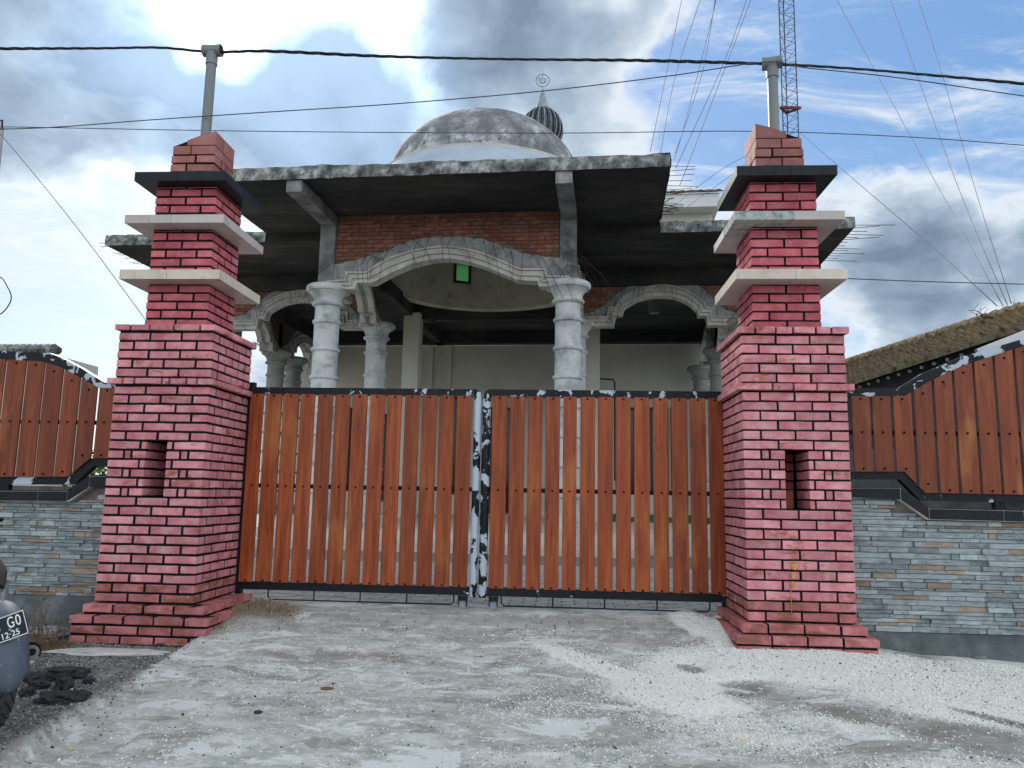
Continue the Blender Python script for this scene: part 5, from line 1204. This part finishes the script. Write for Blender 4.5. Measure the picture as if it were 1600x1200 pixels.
for i, g_ in enumerate(gr): wire('guy_wire', ln[i], g_, [20, 18, 15, 11] if i < 3 else [21.5, 18, 15, 11], .0065, THIN, 'wire', 'guy wires right of the mast')
wire('guy_wire', 'upper of two thin wires crossing the white far house', [(1170, 240), (1110, 277), (1037, 335)], [12, 17, 21], .006, THIN, 'wire'); wire('guy_wire', 'lower of two thin wires crossing the white far house', [(1170, 252), (1120, 290), (1060, 333)], [12, 17, 21], .006, THIN, 'wire')
# dark wiry twigs on the mossy roof
tw = MB(); q0 = Vector(at(1580, 520, 10.6))
for k in range(22):
    p_ = q0+Vector((random.uniform(-.3, .3), random.uniform(-.1, .1), random.uniform(-.1, .1))); pts = [p_]
    for j in range(5): pts.append(pts[-1]+Vector((random.uniform(-.14, .14), random.uniform(-.05, .05), random.uniform(-.02, .14))))
    tw.tube(pts, [.010, .008, .007, .006, .004, .003], 4)
o = tw.build('dead_creeper', DARKWD); tag(o, 'bare dark creeper tangle on the mossy roof where the guy wires end', 'creeper')
# grey post at the left edge
po = thing('utility_post', 'top of a grey metal post at the left edge with wires tied to it', 'post', tuple(at(-14, 240, 8.2)))
b2 = MB(); zt3 = at(0, 198, 8.2)[2]-at(-14, 240, 8.2)[2]; b2.tube([(0, 0, -5.8), (0, 0, zt3)], .11, 14); b2.build('pole', SHEET, po, True)
b2 = MB(); b2.tube([(.08, -.05, zt3-.05), (.10, -.06, zt3+.05), (.14, -.06, zt3+.05), (.15, -.06, zt3-.06)], .012, 6); b2.build('hook', IRON, po)

# ------------------------------------------------------------------ motorcycle at the left edge (seen from behind)
MYC = 3.42; pw = at(-46, 1152, MYC); gx = pw[0]; gzz = pw[2]
mc = thing('motorcycle', 'parked motorcycle seen from behind at the left edge, grey mudguard and black number plate', 'motorcycle', (gx, MYC+.10, gzz), math.radians(47))
R1_ = .275; wcz = R1_
def wheel(name, yc, w, R_):
    b_ = MB(); n = 56; prof = []
    for t in np.linspace(-1, 1, 11): prof.append((w*t, R_-.055*(abs(t)**2.6)))
    prof = [(-w*.75, R_-.10)]+prof+[(w*.75, R_-.10)]; vs = []
    for k in range(n):
        a = 2*math.pi*k/n
        for (xx, r_) in prof: vs.append((xx, yc+r_*math.cos(a), R_+r_*math.sin(a)))
    m_ = len(prof); b_.add(vs, [(k*m_+j, k*m_+j+1, ((k+1) % n)*m_+j+1, ((k+1) % n)*m_+j) for k in range(n) for j in range(m_-1)])
    wh = b_.build(name, TYRE, mc, True)
    g_ = MB()
    for k in range(26):
        for s2 in (-1, 1):
            a0 = 2*math.pi*(k+(.5 if s2 > 0 else 0))/26; pts = []
            for j in range(6):
                t = .08+j*.17; a = a0+.12*j*.35+.02*j*j*.5; r_ = R_-.055*(t**2.6)+.0006; pts.append((s2*w*t, yc+r_*math.cos(a), R_+r_*math.sin(a)))
            g_.tube(pts, .0036, 4)
    g_.build('tread_groove', BLACK, wh)
    b_ = MB(); vs = []; prof2 = [(-.035, R_-.10), (-.035, R_-.075), (.035, R_-.075), (.035, R_-.10), (-.035, R_-.10)]
    for k in range(n):
        a = 2*math.pi*k/n
        for (xx, r_) in prof2: vs.append((xx, yc+r_*math.cos(a), R_+r_*math.sin(a)))
    b_.add(vs, [(k*5+j, k*5+j+1, ((k+1) % n)*5+j+1, ((k+1) % n)*5+j) for k in range(n) for j in range(4)]); b_.build('rim', CHROME, wh, True)
    b_ = MB()
    for k in range(5): a = 2*math.pi*k/5; b_.tube([(0, yc, R_), (0, yc+(R_-.1)*math.cos(a), R_+(R_-.1)*math.sin(a))], .014, 6)
    b_.tube([(-.07, yc, R_), (.07, yc, R_)], .03, 12); b_.build('spokes', IRON, wh)
wheel('wheel', 0, .058, R1_); wheel('wheel', 1.22, .045, R1_)
# rear mudguard, curved round the tyre and flared at its lower lip
b2 = MB(); vs = []; na = 14
for i in range(na):
    a = math.radians(100+(188-100)*i/(na-1)); rr_ = R1_+.035+.02*(i/(na-1)); w_ = .062+.022*(i/(na-1)) if i < na-2 else .075-.015*(i-na+3)
    for t in np.linspace(-1, 1, 9): r2 = rr_-.035*t*t; vs.append((w_*t, r2*math.cos(a)*1.0, R1_+r2*math.sin(a)))
fs = [(i*9+j, i*9+j+1, (i+1)*9+j+1, (i+1)*9+j) for i in range(na-1) for j in range(8)]
b2.add(vs, fs); o = b2.build('mudguard', GREYPL, mc, True); md = o.modifiers.new('t', 'SOLIDIFY'); md.thickness = .004
# tail, seat, body, engine, fork, bars (mostly outside the frame)
def blob_box(name, m, secs):
    b_ = MB(); vs = []; n = 12
    for (y, z, w_, h_) in secs:
        for k in range(n): a = 2*math.pi*k/n; ca, sa = math.cos(a), math.sin(a); vs.append((w_*math.copysign(abs(ca)**.7, ca), y, z+h_*math.copysign(abs(sa)**.7, sa)))
    b_.add(vs, [(i*n+k, i*n+(k+1) % n, (i+1)*n+(k+1) % n, (i+1)*n+k) for i in range(len(secs)-1) for k in range(n)]+[tuple(range(n-1, -1, -1)), tuple((len(secs)-1)*n+k for k in range(n))]); return b_.build(name, m, mc, True)
blob_box('tail', GREYPL, [(.02, .50, .02, .02), (.05, .51, .035, .03), (.12, .53, .05, .05), (.25, .57, .075, .08), (.45, .56, .10, .10)])
blob_box('seat', BLACK, [(.18, .61, .04, .02), (.24, .63, .055, .03), (.32, .67, .07, .04), (.55, .70, .08, .04), (.62, .68, .05, .02)])
blob_box('engine', IRON, [(.30, .32, .08, .08), (.38, .33, .13, .13), (.62, .34, .12, .12), (.72, .34, .07, .07)])
blob_box('leg_shield', GREYPL, [(.80, .45, .10, .10), (.92, .60, .14, .20), (.98, .72, .12, .16), (1.02, .84, .10, .08)])
b2 = MB(); b2.tube([(-.07, 0, R1_), (-.075, .45, .34)], .02, 8); b2.tube([(.07, 0, R1_), (.075, .45, .34)], .02, 8); b2.build('swing_arm', IRON, mc)
b2 = MB(); 
for s2 in (-1, 1): b2.tube([(s2*.06, 1.22, R1_), (s2*.06, 1.05, .80)], .018, 8)
b2.build('fork', STEEL, mc)
b2 = MB(); b2.tube([(-.27, .93, .90), (-.2, 1.02, .91), (-.02, 1.06, .89), (.10, 1.14, .91), (.18, 1.22, .90)], .014, 8); b2.build('handlebar', IRON, mc)
for s2 in (-1,):
    b2 = MB(); b2.tube([(s2*.075, -.01, R1_+.02), (s2*.095, .10, .60)], .022, 8); b2.build('shock_absorber', BLACK, mc)
# silencer on the right side
b2 = MB(); b2.tube([(.10, .55, .22), (.11, .2, .25), (.118, -.06, .335), (.12, -.11, .345)], [.02, .032, .037, .033], 16); b2.build('silencer', mat('dull_silencer', [(.10, .10, .095), (.19, .185, .175)], 9, .55, metal=.3), mc, True)
b2 = MB(); b2.tube([(.1205, -.112, .3455), (.121, -.120, .3475)], .016, 12); b2.build('silencer_mouth', BLACK, mc)
b2 = MB(); pr2 = [(.045*math.cos(a), .045*math.sin(a)) for a in np.linspace(-.5, 2.4, 12)]
vs = [(.12+x_, -.09, .342+z_) for x_, z_ in pr2]+[(.118+x_, .08, .31+z_) for x_, z_ in pr2]; b2.add(vs, [(k, k+1, 12+k+1, 12+k) for k in range(11)]); o = b2.build('heat_shield', BLACK, mc, True); md = o.modifiers.new('t', 'SOLIDIFY'); md.thickness = .006
# number plate facing the camera
pc = [at(-50, 985, 3.30), at(34, 953, 3.30), at(48, 988, 3.30), at(-38, 1018, 3.30)]
ctr = sum(pc)/4; ux = Vector((pc[1]-pc[0])+(pc[2]-pc[3])).normalized(); uy0 = Vector((pc[0]-pc[3])+(pc[1]-pc[2])); uy = (uy0-uy0.dot(ux)*ux).normalized(); uz = ux.cross(uy)
W_, H_ = .265, .105
mwp = Matrix.Identity(4)
ctr = Vector(pc[1]+pc[2])/2-ux*W_/2
for i in range(3): mwp[i][0] = ux[i]; mwp[i][1] = uy[i]; mwp[i][2] = uz[i]; mwp[i][3] = ctr[i]
inv = (Matrix.Translation(mc.location) @ Matrix.Rotation(math.radians(47), 4, 'Z')).inverted() @ mwp
def rrect(w, h, r, z, n=5): 
    out = []
    for cx_, cy_, a0 in ((w-r, h-r, 0), (-w+r, h-r, 90), (-w+r, -h+r, 180), (w-r, -h+r, 270)):
        for k in range(n): a = math.radians(a0+90*k/(n-1)); out.append((cx_+r*math.cos(a), cy_+r*math.sin(a), z))
    return out
b2 = MB(); A_ = rrect(W_/2, H_/2, .010, 0); B_2 = rrect(W_/2, H_/2, .010, -.003); n = len(A_); b2.add(A_+B_2, [tuple(range(n)), tuple(range(2*n-1, n-1, -1))]+[(k, n+k, n+(k+1) % n, (k+1) % n) for k in range(n)])
pl_ = b2.build('number_plate', PLATE, mc); pl_.matrix_local = inv
b2 = MB(); A_ = rrect(W_/2-.001, H_/2-.001, .009, .0012); B_2 = rrect(W_/2-.0045, H_/2-.0045, .006, .0012); b2.add(A_+B_2, [(k, (k+1) % n, n+(k+1) % n, n+k) for k in range(n)]); b2.build('plate_border', WHITE, pl_)
def text(s, x, y, size, parent, m, sx=1.):
    cu = bpy.data.curves.new('t', 'FONT'); cu.body = s; cu.size = size; cu.extrude = .0006; cu.offset = .0003; o_ = bpy.data.objects.new('t', cu); C.objects.link(o_); bpy.context.view_layer.update()
    me = bpy.data.meshes.new_from_object(o_); bpy.data.objects.remove(o_); me.materials.clear(); me.materials.append(m); o_ = link('lettering', me, parent, (x, y, .0014)); o_.scale = (sx, 1, 1); return o_
text('6', -.010, -.006, .062, pl_, WHITE, .80); text('G', .048, -.004, .066, pl_, WHITE, .72); text('0', .087, -.004, .066, pl_, WHITE, .80); text('12·25', .006, -.042, .036, pl_, WHITE, 1.12)
b2 = MB(); b2.lathe([(.0075, 0), (.0075, .002)], .056, -.010, 12); b2.build('plate_bolt', CHROME, pl_)
b2 = MB(); bp_ = inv @ Vector((0, .0, -.004)); b2.tube([tuple(bp_), (0, .06, .56)], .012, 6); b2.build('plate_bracket', IRON, mc)

# ------------------------------------------------------------------ rubble, rocks, dry plants
def rock(name, lab, cat, px, py, dims, m, seed, group=None, rz=0, sink=.3, rough_=.16):
    p_ = on_ground(px, py); bm = bmesh.new(); bmesh.ops.create_icosphere(bm, subdivisions=3, radius=1); 
    for v in bm.verts:
        d = v.co.normalized(); k = 1+rough_*mnoise.noise(d*2.2+Vector((seed, 0, 0)))*2+rough_*.7*mnoise.noise(d*6+Vector((0, seed, 0)))
        v.co = Vector((d.x*k, d.y*k, max(-.6, min(.62+.12*mnoise.noise(d*4), d.z*k)))); v.co.x *= dims[0]; v.co.y *= dims[1]; v.co.z *= dims[2]
    me = bpy.data.meshes.new(name); bm.to_mesh(me); bm.free(); me.materials.append(m)
    o_ = link(name, me, None, (p_[0], p_[1], p_[2]+dims[2]*(.6-sink)), (0, 0, rz)); tag(o_, lab, cat, group); return o_
ASG = 'broken asphalt pieces on the dirt'
for i, (lab, px_, py_, d, rz) in enumerate([
    ('longest black asphalt slab lying near the edge of the drive', 97, 1096, (.14, .05, .028), .18), ('dark asphalt slab lying highest, behind the others', 100, 1058, (.15, .05, .030), .1),
    ('lumpy small asphalt chunk just behind the long slab', 98, 1076, (.05, .04, .035), .5), ('grey asphalt slab beside the mudguard', 58, 1063, (.09, .045, .024), .2),
    ('flat asphalt piece in the middle of the pile', 60, 1075, (.065, .035, .022), .25), ('small asphalt piece nearest to the tyre', 41, 1087, (.04, .03, .022), 0.),
    ('flat asphalt piece lying against the left pillar foot', 255, 1008, (.09, .04, .016), .25), ('small asphalt lump between the pile and the drive edge', 138, 1068, (.035, .03, .018), .3)]):
    rock('asphalt_chunk', lab, 'asphalt chunk', px_, py_, (d[0]*.82, d[1]*1.25, d[2]*1.5), ASPH, i*3.3, ASG, rz, sink=.1, rough_=.34)
rock('concrete_patch', 'flat pale concrete slab lying in front of the left pillar foot', 'concrete slab', 175, 1020, (.42, .09, .022), ROCKW, 51, None, .05, .42, .10)
rock('concrete_patch', 'grey boulder half hidden by dry weeds at the foot of the left wall', 'boulder', 62, 997, (.20, .12, .07), CONC, 53, None, .05, .2, .14)
for i, (lab, px_, py_, d) in enumerate([('white stone at the foot of the right wall, left one of three', 1503, 1021, (.035, .03, .03)), ('flat grey stone between two white stones at the foot of the right wall', 1530, 1029, (.05, .03, .020)), ('pointed white stone at the foot of the right wall, right one of three', 1549, 1029, (.045, .035, .035))]):
    rock('stone', lab, 'stone', px_, py_, d, ROCKW if i != 1 else CONC, 70+i, 'stones at the foot of the right wall', .3)
for i, (lab, px_, py_, d, m_) in enumerate([('white pebble beside the exhaust of the motorcycle', 48, 1036, (.018, .015, .012), ROCKW), ('brown clod in the middle of the driveway', 512, 1077, (.035, .018, .012), DRY), ('dark lump of dirt on the left half of the driveway', 403, 1114, (.022, .018, .012), ASPH),
                                            ('pale flat chip on the left edge of the driveway', 245, 1041, (.035, .022, .010), ROCKW), ('white stone near the bottom of the picture right of the middle', 904, 1194, (.020, .016, .012), ROCKW)]):
    rock('pebble', lab, 'pebble', px_, py_, d, m_, 90+i, None, .2)
for i, (px_, py_, lab) in enumerate(((1160, 1161, 'yellow petal on the gravelly ground at lower right'), (113, 1174, 'yellow petal on the ground at the lower left corner'))):
    p_ = on_ground(px_, py_); b2 = MB()
    for k in range(4): a = k*1.6+i; b2.add([(0, 0, .006), (.016*math.cos(a), .016*math.sin(a), .010), (.020*math.cos(a+.5), .020*math.sin(a+.5), .012), (.012*math.cos(a+.9), .012*math.sin(a+.9), .007)], [(0, 1, 2, 3)])
    o = b2.build('petal', YEL); o.location = (p_[0], p_[1], p_[2]+.004); tag(o, lab, 'petal')
def weed(lab, px_, py_, h, n, seed, lean=0, m=DRY, leaf=True):
    random.seed(seed); p_ = on_ground(px_, py_); t = thing('dry_weed', lab, 'weed', tuple(p_), 0, 'dry weeds along the left wall'); S = MB(); Lf = MB()
    for k in range(n):
        pts = [Vector((random.uniform(-.06, .06), random.uniform(-.04, .04), -.01))]; dx = random.uniform(-.25, .25)+lean; dy = random.uniform(-.12, .12); hh = h*random.uniform(.4, 1)
        for j in range(7): pts.append(pts[-1]+Vector((dx*hh/6+random.uniform(-.012, .012), dy*hh/6+random.uniform(-.008, .008), hh/6))); dx *= 1.12
        S.tube(pts, [.0035, .003, .003, .0025, .0022, .002, .0016, .001], 4)
        if leaf:
            for q in pts[2:]:
                for _ in range(3):
                    a = Vector((random.uniform(-1, 1), random.uniform(-1, 1), random.uniform(-.8, .6))).normalized(); b3 = a.orthogonal(); l_ = random.uniform(.008, .022); Lf.add([q, q+a*l_*.5+b3*l_*.25, q+a*l_, q+a*l_*.5-b3*l_*.25], [(0, 1, 2, 3)])
    S.build('stem', m, t); 
    if Lf.v: Lf.build('leaves', m, t, fix=False)
weed('tall brown dried weed leaning right against the left stone wall', 22, 1004, .52, 2, 11, .28); weed('tangled dry weed below the tall one, by the grey boulder', 55, 1005, .34, 8, 12, .05); weed('low dry weed at the left of the pillar foot', 88, 1008, .16, 9, 13, 0, DRY, True); weed('low thin dry weed behind the number plate', 40, 1012, .22, 7, 14, .1, DRY, False)
def grasspatch(name, c, rx, ry, n, h, m, lab=None):
    b_ = MB()
    for _ in range(n):
        a = random.uniform(0, 6.28); r_ = random.random()**.6; x_ = c[0]+rx*r_*math.cos(a); y_ = c[1]+ry*r_*math.sin(a); z_ = gz(x_, min(y_, 6.2)); hh = h*random.uniform(.3, 1)*(1.1-r_*.8)
        l_ = random.uniform(-1, 1)*h*.9; l2 = random.uniform(-1, 1)*h*.6; w_ = .0018
        b_.add([(x_-w_, y_, z_-.003), (x_+w_, y_, z_-.003), (x_+l_*.5+w_, y_+l2*.5, z_+hh*.8), (x_+l_, y_+l2, z_+hh), (x_+l_*.5-w_, y_+l2*.5, z_+hh*.8)], [(0, 1, 2, 4), (4, 2, 3)])
    o_ = b_.build(name, m, None, fix=False, kind='stuff'); return o_
p_ = on_ground(405, 952); grasspatch('dead_grass', (p_[0], p_[1]+.02), .30, .20, 1500, .085, GRASS)
p_ = on_ground(85, 1012); grasspatch('dry_litter', (p_[0]-.05, p_[1]), .35, .14, 1500, .035, DRY)
p_ = on_ground(330, 985); grasspatch('dead_grass', (p_[0]+.05, p_[1]+.06), .08, .20, 300, .02, GRASS)
# rusty cement drip on the right pillar
RUSTD = mat('rusty_drip', [(.42, .16, .05), (.60, .34, .16)], 30, .8)
for i, (px_, py_, w_, h_) in enumerate(((1241, 884, 6, 7), (1240, 899, 5, 6), (1239, 913, 5, 5), (1236, 935, 1.2, 26))):
    a = at(px_-w_, py_-h_, 5.2915); c_ = at(px_+w_, py_+h_, 5.2915); n = 10; b2 = MB(); cx_, cz_ = (a[0]+c_[0])/2, (a[2]+c_[2])/2; rx_, rz_ = abs(c_[0]-a[0])/2, abs(a[2]-c_[2])/2
    P_ = [(cx_+rx_*math.cos(2*math.pi*k/n)*random.uniform(.75, 1.1)-1.565, cz_+rz_*math.sin(2*math.pi*k/n)+1.1) for k in range(n)]
    b2.prism(P_, 5.286-5.65, 5.30-5.65); b2.build('cement_drip', RUSTD, PR)
